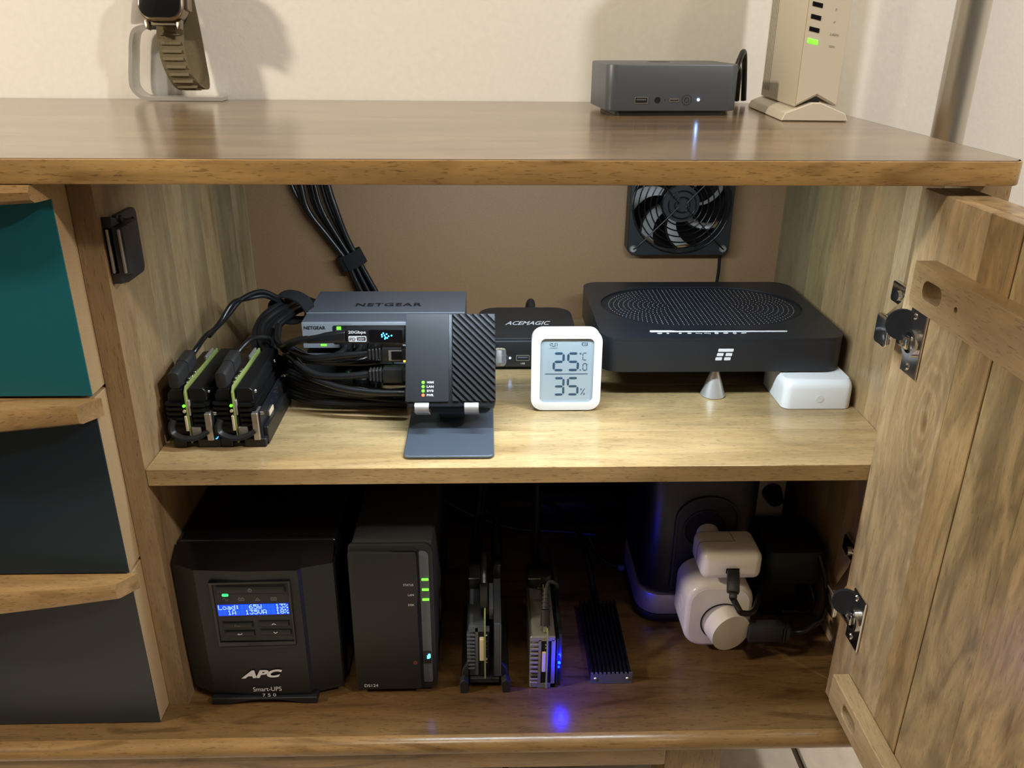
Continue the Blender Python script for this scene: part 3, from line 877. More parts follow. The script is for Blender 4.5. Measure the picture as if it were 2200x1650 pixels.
# cables plugged into the switch fronts: each its own cable, curling left towards the coil
k = 0
for (xx, zz, drop, sx) in ((0.146, 0.0545, 0.0, 0), (0.1605, 0.0545, 0.003, 1), (0.1745, 0.0545, 0.006, 2), (0.1885, 0.0545, 0.004, 3), (0.144, 0.0155, 0.0, 0), (0.1585, 0.0155, 0.001, 1), (0.1725, 0.0155, 0.002, 2)):
    up = zz > 0.03
    m = MB(); rj_plug(m, 0.1662, xx, zz)
    ex = xx-0.030-0.006*sx
    ez = (0.0475 if up else 0.0095)-0.0012*sx
    m.tube([(xx, 0.1430, zz-0.001), (xx-0.002, 0.1340, zz-0.003), (xx-0.013, 0.1255-0.0015*sx, ez+0.002), (ex-0.004, 0.1275-0.001*sx, ez), (0.1085-0.0025*sx, 0.136-0.001*sx, ez+0.001), (0.0955, 0.1475, ez+0.003)], 0.0027, 8)
    lab = '%s short black network cable, plugged into the %s switch' % (('leftmost', 'second from left', 'third from left', 'rightmost')[sx] if up or sx < 2 else 'rightmost', 'upper' if up else 'lower')
    tag(part('network_cable', m, M['cable'], ang=60), lab, 'cable', 'short network cables at the switches')

# big coil of cables at the left of the switches
coil = thing('cable_coil', 'big coil of thick black cables strapped together left of the switches', 'cable', (0.085, 0.19, 0))
rc = random.Random(4)
for k in range(10):
    q = (k % 5)/4.0
    lay = k//5
    a = 0.0045*k % 0.02
    r_ = 0.0036 if k % 3 else 0.0042
    j = lambda s=0.0025: rc.uniform(-s, s)
    ox = -0.0085*q+0.004*lay
    m = MB()
    m.tube([(0.205, 0.118+j(), 0.0065+0.010*lay+j()),
            (0.165, 0.116-0.004*lay+j(), 0.0062+0.006*q+0.010*lay),
            (0.120+ox*.5, 0.119+0.007*q, 0.0065+0.012*q+0.012*lay),
            (0.085+ox, 0.134+0.006*q+j(), 0.014+0.016*q+0.012*lay),
            (0.067+ox*1.3, 0.158+0.004*lay+j(), 0.033+0.014*q+0.004*lay),
            (0.065+ox*1.2, 0.185+j(), 0.055+0.009*q),
            (0.077+ox*.9, 0.208+j(), 0.067+0.007*q-0.003*lay),
            (0.0860+ox*.4, 0.236+j(), 0.068+0.004*q-0.006*lay),
            (0.0875+ox*.3, 0.272+j(), 0.058-0.008*lay),
            (0.105, 0.300+0.01*q, 0.036-0.004*lay+j()), (0.135, 0.325+0.006*q, 0.014+0.004*lay)], r_, 8, 5)
    part('coiled_cable', m, M['cable'], coil, True, ang=80)
m = MB()
c0 = V((0.0805, 0.214, 0.0700)); t0 = V((0.35, 0.92, 0.15)).normalized()
u0 = V((1, -0.35, 0.05)); u0 = (u0-t0*u0.dot(t0)).normalized(); v0 = t0.cross(u0)
for off in (0,):
    loop = [c0+u0*0.0215*math.cos(2*PI*i/28)+v0*0.0150*math.sin(2*PI*i/28) for i in range(29)]
    m.ribbon(loop, t0*0.0085, 0.0016, 1)
part('tie_strap', m, M['velcro'], coil, True, label='dark hook-and-loop strap around the coil')

# bundle hanging down the back panel
bun = thing('cable_bundle', 'bundle of thin black cables tied with a strap, running down the brown back panel', 'cable', (0.11, 0.37, 0.02))
for k in range(9):
    q = k/8
    m = MB()
    x0 = 0.060+0.041*q
    if k == 0: x0 = 0.0560
    m.tube([(x0-0.010, 0.374-0.006*(k % 3), 0.2375), (x0, 0.372-0.006*(k % 3), 0.170), (0.0655+0.043*q+(0.004 if k == 0 else 0), 0.371-0.006*(k % 3), 0.140), (0.0890+0.0285*q, 0.370-0.0055*(k % 3), 0.110), (0.1110+0.0195*q, 0.369-0.005*(k % 3), 0.080), (0.1195+0.0215*q, 0.368-0.005*(k % 3), 0.058), (0.133+0.025*q, 0.366-0.005*(k % 3), 0.025), (0.150+0.02*q, 0.366-0.005*(k % 3), 0.004)], 0.0024 if k % 2 else 0.0030, 8)
    part('bundled_cable', m, M['cable'], bun, True, ang=80)
m = MB()
c0 = V((0.1205, 0.364, 0.0805)); t0 = V((0.42, 0, -0.90)).normalized(); u0 = V((0.90, 0, 0.42)); v0 = V((0, 1, 0))
m.ribbon([c0+u0*0.0155*math.cos(2*PI*i/28)+v0*0.0105*math.sin(2*PI*i/28) for i in range(29)], t0*0.0088, 0.0016, 1)
m.ribbon([c0+u0*0.0165*math.cos(R(a))-v0*0.0125*math.sin(R(a))+t0*0.0015 for a in (10, 30, 50, 70, 90, 110)], t0*0.0080, 0.0016, 2)
part('tie_strap', m, M['velcro'], bun, True, label='dark hook-and-loop strap around the bundle')

# travel router leaning on its metal stand
st = thing('device_stand', 'slate metal device stand with two silver clips holding the small ribbed router', 'stand', (0.2487, 0.06, 0))
m = MB(); m.prism(rrect(-0.0385, 0.0385, -0.046, 0.058, 0.0055), 'xy', 0.0003, 0.0034, bev=0.0008, seg=1)
part('base_plate', m, M['stand'], st)
TL = R(-29.5)
trm = Matrix.Translation((0.2487, 0.0605, 0.0275)) @ Matrix.Rotation(TL, 4, 'X')
loc = Matrix.Translation((0, 0.0005, 0.0275)) @ Matrix.Rotation(TL, 4, 'X')
m = MB(); m.prism(rrect(-0.036, 0.036, -0.004, 0.058, 0.005), 'xz', 0.0232, 0.0258, bev=0.0007, seg=1, T=loc)
part('back_plate', m, M['stand'], st)
m = MB(); m.prism([(0.028, 0.0035), (0.052, 0.0035), (0.044, 0.030), (0.033, 0.030)], 'yz', -0.012, 0.012, bev=0.0008)
part('stem', m, M['stand'], st)
for xc in (-0.0245, 0.0190):
    m = MB()
    prof = [(0.0232, 0.000), (0.0225, -0.0042), (0.012, -0.0050), (-0.002, -0.0050), (-0.0062, -0.0042), (-0.0078, -0.0010), (-0.0062, 0.0022), (-0.0028, 0.0028)]
    m.ribbon([loc @ V((xc, y_, z_)) for y_, z_ in prof], (0.0062, 0, 0), 0.0016, 4)
    part('clip', m, M['clip'], st, ang=50, label='silver padded hook')
tr = thing('travel_router', 'small black router with diagonal ribs and four indicator lights on the metal stand', 'router', (0.2487, 0.0605, 0.0275), rotx=TL)
m = MB()
m.prism([(-0.0395, 0.0045), (-0.0362, 0.0002), (0.0390, 0.0002), (0.0402, 0.0045), (0.0402, 0.0835), (-0.0395, 0.0835)], 'xz', 0.0012, 0.0225, bev=0.0010, seg=2, sharp=20)
part('body', m, M['router'], tr)
m = MB(); m.prism(rrect(-0.0395, -0.0012, 0.0045, 0.0835, 0.0008, 3), 'xz', -0.0004, 0.0013, bev=0.0005, seg=1)
part('smooth_panel', m, M['router'], tr)
# diagonal ribs clipped to the right-hand panel
def clip(poly, a, b, c):
    out = []
    for i in range(len(poly)):
        p, q = poly[i], poly[(i+1) % len(poly)]
        dp, dq = a*p[0]+b*p[1]+c, a*q[0]+b*q[1]+c
        if dp >= 0: out.append(p)
        if dp*dq < 0:
            t = dp/(dp-dq)
            out.append((p[0]+t*(q[0]-p[0]), p[1]+t*(q[1]-p[1])))
    return out
rx0, rx1, rz0, rz1 = 0.0018, 0.0402, 0.0047, 0.0835
k = 0
pitch = 0.00625
while True:
    c_ = rx0+rz0+0.0078+pitch*(k-1)
    if c_-pitch > rx1+rz1: break
    lo, hi = (c_+0.0012 if k else -1), (c_+pitch-0.0014)
    if hi > rx1+rz1-0.0075: hi = 9
    poly = [(rx0, rz0), (rx1, rz0), (rx1, rz1), (rx0, rz1)]
    poly = clip(poly, 1, 1, -lo)
    poly = clip(poly, -1, -1, hi) if poly else poly
    k += 1
    if len(poly) >= 3:
        m = MB(); m.prism(poly, 'xz', -0.0012, 0.0014, bev=0.0005, seg=1, sharp=20)
        part('rib', m, M['router'], tr)
    if hi == 9: break
m = MB(); m.box(rx0-0.0004, rx1, 0.0009, 0.00125, rz0, rz1)
part('rib_backing', m, M['void'], tr)
for i, (tx, c_) in enumerate((('WAN', 'green_led'), ('LAN', 'green_led'), ('SYS', 'green_led'), ('PWR', 'red_led'))):
    zz = 0.0218-0.0038*i
    m = MB(); m.cyl((-0.0238, 0.0002, zz), (-0.0238, -0.0010, zz), 0.0015, 0.0012, 16)
    part('indicator', m, M[c_], tr, label='glowing %s dot' % c_.split('_')[0])
    text(tx, (-0.0206, -0.00045, zz-0.0010), (0.0060, 0, 0), (0, 0, 0.0020), M['whiteink'], tr, bold=0.03)
# clear dongle in its right side
dg = thing('usb_dongle', 'tiny clear plastic stick plugged into the right side of the ribbed router', 'dongle', (0.2487+0.0404, 0.0605, 0.0275), rotx=TL)
m = MB(); m.prism(rrect(0.0003, 0.0095, 0.038, 0.0535, (0.003, .0005, .0005, .003), 5), 'xz', 0.0060, 0.0160, bev=0.0014)
part('clear_cap', m, M['clear'], dg)
m = MB(); m.box(0.0012, 0.0055, 0.009, 0.013, 0.0405, 0.0515, bev=0.0004)
part('metal_core', m, M['alu'], dg)

# three cables plugged into the travel router's left side
XR = 0.2092
def on(x, y, z):
    return V((x, y, z))
m = MB()
m.box(0.1560, 0.2078, 0.0935, 0.1015, 0.0747, 0.0892, bev=0.0012)
uc = thing('usb_cable', 'black cable with a lit display on its plug in front of the upper switch', 'cable', (0.18, 0.10, 0.08))
part('plug', m, M['black'], uc, True)
m = MB(); m.prism([(0.1555, 0.0752), (0.1555, 0.0862), (0.1370, 0.0838), (0.1300, 0.0818), (0.1200, 0.0800), (0.1200, 0.0745), (0.1300, 0.0745), (0.1370, 0.0745)], 'xz', 0.0940, 0.1010, bev=0.0016)
m.tube([(0.1210, 0.0975, 0.0778), (0.1130, 0.0985, 0.0765), (0.1040, 0.103, 0.0722), (0.0965, 0.112, 0.0660), (0.0890, 0.128, 0.060), (0.0800, 0.150, 0.0580), (0.0760, 0.175, 0.0640)], 0.0035, 8)
part('sheath', m, M['cable'], uc, True, ang=60)
text('20Gbps', (0.1582, 0.0934, 0.0838), (0.0155, 0, 0), (0, 0, 0.0036), M['whiteink'], uc, True, bold=0.02)
m = MB(); m.prism(rrect(0.1580, 0.1740, 0.0768, 0.0822, 0.0010), 'xz', 0.0932, 0.0936, holes=[rrect(0.1655, 0.1732, 0.0776, 0.0814, 0.0006)])
part('badge', m, M['whiteink'], uc, True)
text('PD', (0.1592, 0.0931, 0.0780), (0.0050, 0, 0), (0, 0, 0.0030), M['ink'], uc, True)
text('240W', (0.1662, 0.0934, 0.0781), (0.0062, 0, 0), (0, 0, 0.0028), M['whiteink'], uc, True)
m = MB(); m.prism(rrect(0.1765, 0.2062, 0.0760, 0.0880, 0.0012), 'xz', 0.0930, 0.0936)
part('display_window', m, M['gloss'], uc, True)
m = MB()
for (a, b2) in ((0.1893, 0.0850), (0.1878, 0.0836), (0.1880, 0.0818), (0.1902, 0.0830), (0.1910, 0.0812), (0.1922, 0.0842), (0.1938, 0.0822), (0.1905, 0.0798), (0.1925, 0.0805), (0.1965, 0.0828)):
    m.cyl((a, 0.0930, b2), (a, 0.0927, b2), 0.0007, n=8)
part('display_digits', m, M['cyan_led'], uc, True, label='glowing blue display digits')

def lan(name, label, y, z, xb, path, r=0.0034, side=True):
    t = thing(name, label, 'cable', (xb, y, z), group=None)
    m = MB(); m.box(0.1870, 0.2050, y-0.0060, y+0.0060, z-0.0068, z+0.0068, bev=0.0010)
    m.box(0.2050, 0.2082, y-0.0048, y+0.0048, z-0.0052, z+0.0050)
    part('plug', m, M['black'], t, True)
    m = MB()
    for k in range(4):
        m.box(0.1745+0.0031*k, 0.1765+0.0031*k, y-0.0052, y+0.0052, z-0.0052-0.0003*k, z+0.0052+0.0003*k, bev=0.0007, seg=1)
    m.box(0.1740, 0.1868, y-0.0036, y+0.0036, z-0.0036, z+0.0036)
    part('ribbed_boot', m, M['matte'], t, True)
    m = MB(); m.tube([(0.1745, y, z)]+path, r, 8)
    part('sheath', m, M['cable'], t, True, ang=80)
    return t
la = lan('patch_cable', 'upper black patch cable entering the ribbed router, ribbed boot on plug', 0.0985, 0.0640, 0.18, [(0.150, 0.0985, 0.0615), (0.125, 0.1005, 0.0585), (0.110, 0.106, 0.0600), (0.098, 0.118, 0.0615), (0.090, 0.134, 0.0540), (0.080, 0.158, 0.0520)])
m = MB(); m.box(0.1930, 0.2049, 0.0921, 0.0924, 0.0590, 0.0690)
part('metal_shell', m, M['steel'], la, True)
m = MB(); m.box(0.1955, 0.2049, 0.0917, 0.0920, 0.0600, 0.0680)
part('clear_latch', m, M['gloss'], la, True)
lb = lan('patch_cable', 'lower black patch cable entering the ribbed router, ribbed boot on plug', 0.0945, 0.0450, 0.18, [(0.152, 0.0945, 0.0430), (0.130, 0.0960, 0.0430), (0.114, 0.101, 0.0480), (0.102, 0.110, 0.0555), (0.094, 0.125, 0.0500), (0.086, 0.150, 0.0420)])
m = MB(); m.tube([(0.2065, 0.0850, 0.0300), (0.180, 0.0870, 0.0300), (0.150, 0.0900, 0.0330), (0.125, 0.097, 0.0390), (0.108, 0.108, 0.0450), (0.095, 0.126, 0.0420), (0.083, 0.150, 0.038)], 0.0032, 8)
tag(part('network_cable', m, M['cable'], ang=80), 'plain black cable running left from under the ribbed router, lowest in front of the switches', 'cable')

# second mini pc behind
ac = thing('mini_pc', 'low black mini computer with silver italic lettering behind the thermometer', 'computer', (0.3245, 0.210, 0))
m = MB(); m.prism(rrect(-0.0525, 0.0525, 0.0, 0.1040, (0.022, 0.022, 0.006, 0.006), 8), 'xy', 0.0045, 0.0330, bev=0.0012, sharp=40)
part('body', m, M['black'], ac)
m = MB(); m.prism(rrect(-0.0528, 0.0528, -0.0003, 0.1043, (0.022, 0.022, 0.006, 0.006), 8), 'xy', 0.0332, 0.0340)
part('seam_line', m, M['grey_metal'], ac)
m = MB(); m.prism(rrect(-0.0525, 0.0525, 0.0, 0.1040, (0.022, 0.022, 0.006, 0.006), 8), 'xy', 0.0341, 0.0372, bev=0.0012, sharp=40)
part('lid', m, M['matte'], ac)
m = MB(); m.prism(rrect(-0.049, 0.049, 0.004, 0.100, 0.02, 8), 'xy', 0.0003, 0.0044)
part('foot', m, M['void'], ac)
text('ACEMAGIC', (-0.0235, 0.0400, 0.0374), (0.0500, 0, 0), (0, 0.0125, 0), M['whiteink'], ac, shear=0.5, bold=0.015)
port(ac, -0.0125, 0.0015, 0.0118, 0.0180, -0.0003)
text('USB', (-0.0075, -0.0002, 0.0078), (0.0042, 0, 0), (0, 0, 0.0018), M['whiteink'], ac)
m = MB(); m.ring((-0.0265, 0.0002, 0.0150), (0, -1, 0), 0.0046, 0.0050, 0.0005, 24)
m.ring((-0.0265, 0.0002, 0.0145), (0, -1, 0), 0.0013, 0.0017, 0.0006, 18); m.box(-0.0267, -0.0263, -0.0004, 0.0002, 0.0147, 0.0168)
part('power_button', m, M['greyink'], ac)
m = MB(); m.cyl((-0.0190, 0.0002, 0.0148), (-0.0190, -0.0006, 0.0148), 0.0009, n=12)
part('status_light', m, M['white_led'], ac)
m = MB(); m.tube([(0.009, 0.1045, 0.026), (0.009, 0.112, 0.030), (0.009, 0.122, 0.036), (0.008, 0.130, 0.034), (0.006, 0.134, 0.022), (0.004, 0.136, 0.003)], 0.0044, 10)
part('plug_lead', m, M['matte'], ac, ang=80)

# thermometer
th = thing('thermometer', 'white thermometer and humidity meter with a grey display on the shelf', 'thermometer', (0.3556, 0.1085, 0.0), rotx=R(-2.5))
def mz(px, py):
    return ((px-720)*0.0000541, (1560-py)*0.0000541)
m = MB(); m.prism(rrect(-0.0328, 0.0328, 0.0013, 0.0802, 0.0110, 8), 'xz', 0.0, 0.0045, holes=[rrect(*[mz(262, 0)[0], mz(1192, 0)[0]], mz(0, 1405)[1], mz(0, 222)[1], 0.0052, 6)], sharp=40, bev=0.0010)
part('front_frame', m, M['white'], th)
m = MB(); m.prism(rrect(-0.0322, 0.0322, 0.0018, 0.0797, 0.0105, 8), 'xz', 0.0047, 0.0165, bev=0.0012, sharp=40)
part('back_shell', m, M['white'], th)
m = MB(); m.prism([(0.0167, 0.0035), (0.027, 0.0032), (0.0167, 0.050)], 'yz', -0.024, 0.024, bev=0.0006)
part('kickstand', m, M['white'], th)
m = MB(); m.prism(rrect(mz(262, 0)[0], mz(1192, 0)[0], mz(0, 1405)[1], mz(0, 222)[1], 0.005, 6), 'xz', 0.0022, 0.0046)
part('display', m, M['lcd'], th)
seg_y = 0.0021
def bar(p, q, w):
    p, q = V((p[0], p[1])), V((q[0], q[1]))
    d = (q-p).normalized(); n = V((-d.y, d.x))*w/2
    e = d*w*.5
    return [tuple(a) for a in (p, p+e+n, q-e+n, q, q-e-n, p+e-n)]
DIG = {'0': 'abcdef', '2': 'abged', '3': 'abgcd', '5': 'afgcd', 'C': 'afed'}
def seven(ch, x0, x1, y0, y1, w, gap=0.06):
    """digit outline in zoom pixels (y down), slanted slightly"""
    ym = (y0+y1)/2
    pts = {'a': ((x0, y0), (x1, y0)), 'g': ((x0, ym), (x1, ym)), 'd': ((x0, y1), (x1, y1)), 'f': ((x0, y0), (x0, ym)), 'e': ((x0, ym), (x0, y1)), 'b': ((x1, y0), (x1, ym)), 'c': ((x1, ym), (x1, y1))}
    out = []
    for c in DIG[ch]:
        a, b_ = V(pts[c][0]), V(pts[c][1])
        d = (b_-a)*gap
        out.append([mz(*p) for p in bar(a+d, b_-d, w)])
    return out
def seg_part(polys, name):
    m = MB(); m.flat(polys, (0, seg_y+0.0001, 0), (1, 0, 0), (0, 0, 1), 0.0002)
    part(name, m, M['segment'], th, ang=0)
seg_part(seven('2', 502, 668, 498, 802, 40), 'digit')
seg_part(seven('5', 750, 918, 498, 800, 40), 'digit')
seg_part(seven('3', 520, 678, 952, 1256, 38), 'digit')
seg_part(seven('5', 757, 926, 950, 1254, 38), 'digit')
seg_part(seven('0', 1010, 1074, 684, 806, 13), 'digit')
seg_part(seven('C', 1002, 1068, 492, 616, 11), 'unit_mark')
seg_part([[mz(*p) for p in circle(964, 802, 12, 14)]], 'decimal_point')
m = MB(); m.prism([mz(*p) for p in rrect(350, 1098, 868, 882, 5, 2)], 'xz', seg_y, seg_y+0.0002)
part('divider_line', m, M['segment'], th, ang=0)
m = MB(); c_ = mz(958, 502); m.ring((c_[0], seg_y+.0001, c_[1]), (0, -1, 0), 0.0004, 0.0008, 0.0002, 16)
part('degree_mark', m, M['segment'], th, ang=0)
m = MB()
for p in ((990, 1160), (1044, 1246)):
    c_ = mz(*p); m.ring((c_[0], seg_y+.0001, c_[1]), (0, -1, 0), 0.0005, 0.0009, 0.0002, 16)
m.flat([[mz(*p) for p in bar((1055, 1142), (986, 1264), 11)]], (0, seg_y+.0001, 0), (1, 0, 0), (0, 0, 1), 0.0002)
part('percent_mark', m, M['segment'], th, ang=0)
# comfort face and battery mark
m = MB()
def stroke(pp, w):
    m.tube([(mz(*p)[0], seg_y, mz(*p)[1]) for p in pp], w, 6, 4)
stroke([(440, 305), (426, 335), (440, 365)], 0.0002); stroke([(545, 305), (558, 335), (545, 365)], 0.0002)
stroke([(450, 328), (463, 312), (476, 328)], 0.00026); stroke([(502, 328), (515, 312), (528, 328)], 0.00026)
stroke([(458, 348), (474, 364), (490, 368), (506, 364), (522, 348)], 0.0003)
part('smiling_face', m, M['segment'], th, ang=80)
m = MB(); m.prism([mz(*p) for p in rrect(984, 1076, 300, 364, 6, 2)], 'xz', seg_y, seg_y+.0002, holes=[[mz(*p) for p in rrect(992, 1070, 308, 356, 4, 2)]])
m.prism([mz(*p) for p in [(972, 316), (983, 316), (983, 348), (972, 348)]], 'xz', seg_y, seg_y+.0002)
for xx in (1022, 1044, 1062):
    m.prism([mz(*p) for p in [(xx, 316), (xx+8, 316), (xx+8, 350), (xx, 350)]], 'xz', seg_y, seg_y+.0002)
part('battery_mark', m, M['segment'], th, ang=0)
text('COMFORT', (mz(420, 0)[0], seg_y, mz(0, 414)[1]), (148*0.0000541, 0, 0), (0, 0, 24*0.0000541), M['greyink'], th, lift=0.0001)

# modem
md = thing('modem', 'wide flat black modem with a perforated oval grille, propped above the shelf', 'modem', (0.510, 0.133, 0.030))
Z1 = 0.0345
def stadium(x0, x1, y0, y1, n=14):
    r = (y1-y0)/2; cy = (y0+y1)/2
    return [(x1-r*1.15+r*1.15*math.cos(R(a)), cy+r*math.sin(R(a))) for a in [-90+180*i/n for i in range(n+1)]]+[(x0+r*1.15+r*1.15*math.cos(R(a)), cy+r*math.sin(R(a))) for a in [90+180*i/n for i in range(n+1)]]
gx0, gx1, gy0, gy1 = -0.1075, 0.1060, 0.037, 0.170
m = MB(); m.prism(rrect(-0.119, 0.119, 0, 0.190, 0.020, 8), 'xy', 0.0, Z1-0.0025, sharp=40)
m.prism(rrect(-0.119, 0.119, 0, 0.190, 0.020, 8), 'xy', Z1-0.0024, Z1, holes=[stadium(gx0, gx1, gy0, gy1)], bev=0.0007, seg=1, sharp=40)
part('body', m, M['modem'], md)
m = MB(); m.prism(stadium(gx0+0.0003, gx1-0.0003, gy0+0.0003, gy1-0.0003), 'xy', Z1-0.0024, Z1-0.0014)
gr = part('grille', m, M['mesh_grille'], md)
m = MB()
pitch_ = 0.0046
cy_ = (gy0+gy1)/2
rmax = (gy1-gy0)/2-0.004
xl, xr = gx0+(gy1-gy0)/2*1.15, gx1-(gy1-gy0)/2*1.15
spots = []
nr = int(rmax/pitch_)
nx = int((xr-xl)/pitch_)
for i in range(-nr, nr+1):
    for k in range(nx+1):
        spots.append((xl+(xr-xl)*k/nx, cy_+i*pitch_))
for i in range(1, nr+1):
    rad = i*pitch_
    na_ = max(2, int(PI*rad/pitch_))
    for k in range(1, na_):
        a = -PI/2+PI*k/na_
        spots.append((xr+rad*math.cos(a)*1.13, cy_+rad*math.sin(a)))
        spots.append((xl-rad*math.cos(a)*1.13, cy_+rad*math.sin(a)))
for (xx, yy) in spots:
    q = [m.bm.verts.new((xx+0.0006*math.cos(PI/3*k), yy+0.0006*math.sin(PI/3*k), Z1-0.0012)) for k in range(6)]
    q2 = [m.bm.verts.new((xx+0.0006*math.cos(PI/3*k), yy+0.0006*math.sin(PI/3*k), Z1-0.00139)) for k in range(6)]
    m.bm.faces.new(q)
    for k in range(6):
        m.bm.faces.new((q2[k], q2[(k+1) % 6], q[(k+1) % 6], q[k]))
part('perforations', m, mat('perforation_rim', (0.30, 0.33, 0.37), 0.35), gr, ang=0, kind='stuff')
m = MB(); m.prism([(-0.0700, 0.0178), (-0.0700, 0.0212), (-0.0690, 0.0222), (-0.049, 0.0222), (-0.044, 0.0207), (0.0640, 0.0207), (0.0650, 0.0200), (0.0650, 0.0190), (0.0640, 0.0178)], 'xy', Z1-0.0001, Z1+0.0003)
part('light_bar', m, M['whiteink'], md, ang=0)
for (xx, ww) in ((-0.0615, 0.005), (-0.0535, 0.0025), (-0.0415, 0.003), (-0.0325, 0.0042), (-0.0235, 0.0062), (-0.0150, 0.0062), (-0.0060, 0.004), (0.0030, 0.005), (0.0118, 0.004), (0.0205, 0.005)):
    m = MB()
    if ww > 0.006:
        for q in range(4):
            m.cyl((xx-0.0024+0.0016*q, 0.0142-0.0004*q, Z1), (xx-0.0024+0.0016*q, 0.0142-0.0004*q, Z1+0.0003), 0.0006, n=8)
    elif abs(xx+0.006) < .001 or abs(xx-0.0118) < .001:
        m.ring((xx, 0.0142, Z1-.0001), (0, 0, 1), ww*.28, ww*.48, 0.0004, 12)
    elif abs(xx-0.0205) < .001:
        m.tube([(xx-.0025, 0.0138, Z1+.0001), (xx, 0.0141, Z1+.0001), (xx+.0025, 0.0146, Z1+.0001)], 0.0005, 6)
    else:
        m.prism(circle(xx, 0.0142, ww/2, 12, 0.0012), 'xy', Z1-0.0001, Z1+0.0003)
    part('icon', m, M['whiteink'], md, ang=0)
zc = 0.0194
lg = [(-0.0075, 0.0072, 0.0054, 0.0085), (-0.0078, -0.0016, 0.0010, 0.0041), (0.0006, 0.0068, 0.0010, 0.0041), (-0.0083, -0.0021, -0.0034, -0.0003), (0.0001, 0.0063, -0.0034, -0.0003)]
for (a, b2, c_, d) in lg:
    m = MB(); m.prism([(x_+(z_)*0.12, z_+zc-0.004) for x_, z_ in rrect(a, b2, c_, d, 0.0006, 3)], 'xz', -0.0003, 0.0002)
    part('emblem_bar', m, M['whiteink'], md, ang=0)
m = MB(); m.prism(rrect(0.060, 0.075, 0.010, 0.020, 0.002), 'yz', -0.1192, -0.1188)
part('side_port', m, M['void'], md)
def cone(x, y, lab):
    m = MB(); m.lathe([(0.0118, 0.0003), (0.0122, 0.0010), (0.0118, 0.0022), (0.0030, 0.0292), (0.0016, 0.0298)], (x, y, 0), 36)
    return tag(part('cone_foot', m, M['alu'], ang=40), lab, 'cone')
cone(0.5060, 0.1450, 'silver metal cone spike under the front edge of the modem')
cone(0.415, 0.300, 'silver metal cone spike under the modem at back left, hidden')
cone(0.600, 0.300, 'silver metal cone spike under the modem at back right, hidden')
wb = thing('white_box', 'small white plastic box with a round button under the right end of the modem', 'box', (0.5985, 0.110, 0))
m = MB()
lo, hi = rrect(-0.0335, 0.0335, 0.0, 0.068, 0.008, 6), rrect(-0.0350, 0.0325, 0.0085, 0.066, 0.008, 6)
m.prism(lo, 'xy', 0.0005, 0.0205, sharp=40)
tv = [v for v in m.bm.verts if v.co.z > 0.01]
L1 = [m.bm.verts.new((p[0]*.985, p[1]*.98+.0015, 0.0245)) for p in lo]
L2 = [m.bm.verts.new((p[0]*.93, p[1]*.90+.0055, 0.0285)) for p in lo]
top = [v for v in tv]
fc = [f for f in m.bm.faces if all(v.co.z > 0.02 for v in f.verts)]
bmesh.ops.delete(m.bm, geom=fc, context='FACES_ONLY')
n = len(lo)
for a_, b_ in ((top, L1), (L1, L2)):
    for i in range(n):
        m.bm.faces.new((a_[i], a_[(i+1) % n], b_[(i+1) % n], b_[i]))
m.bm.faces.new(L2)
part('shell', m, M['white'], wb, ang=50)
m = MB(); m.ring((0.0010, 0.0002, 0.0108), (0, -1, 0), 0.0034, 0.0040, 0.0004, 28); m.cyl((0.0010, 0.0003, 0.0108), (0.0010, -0.0003, 0.0108), 0.0033, n=26)
part('button', m, M['white'], wb)

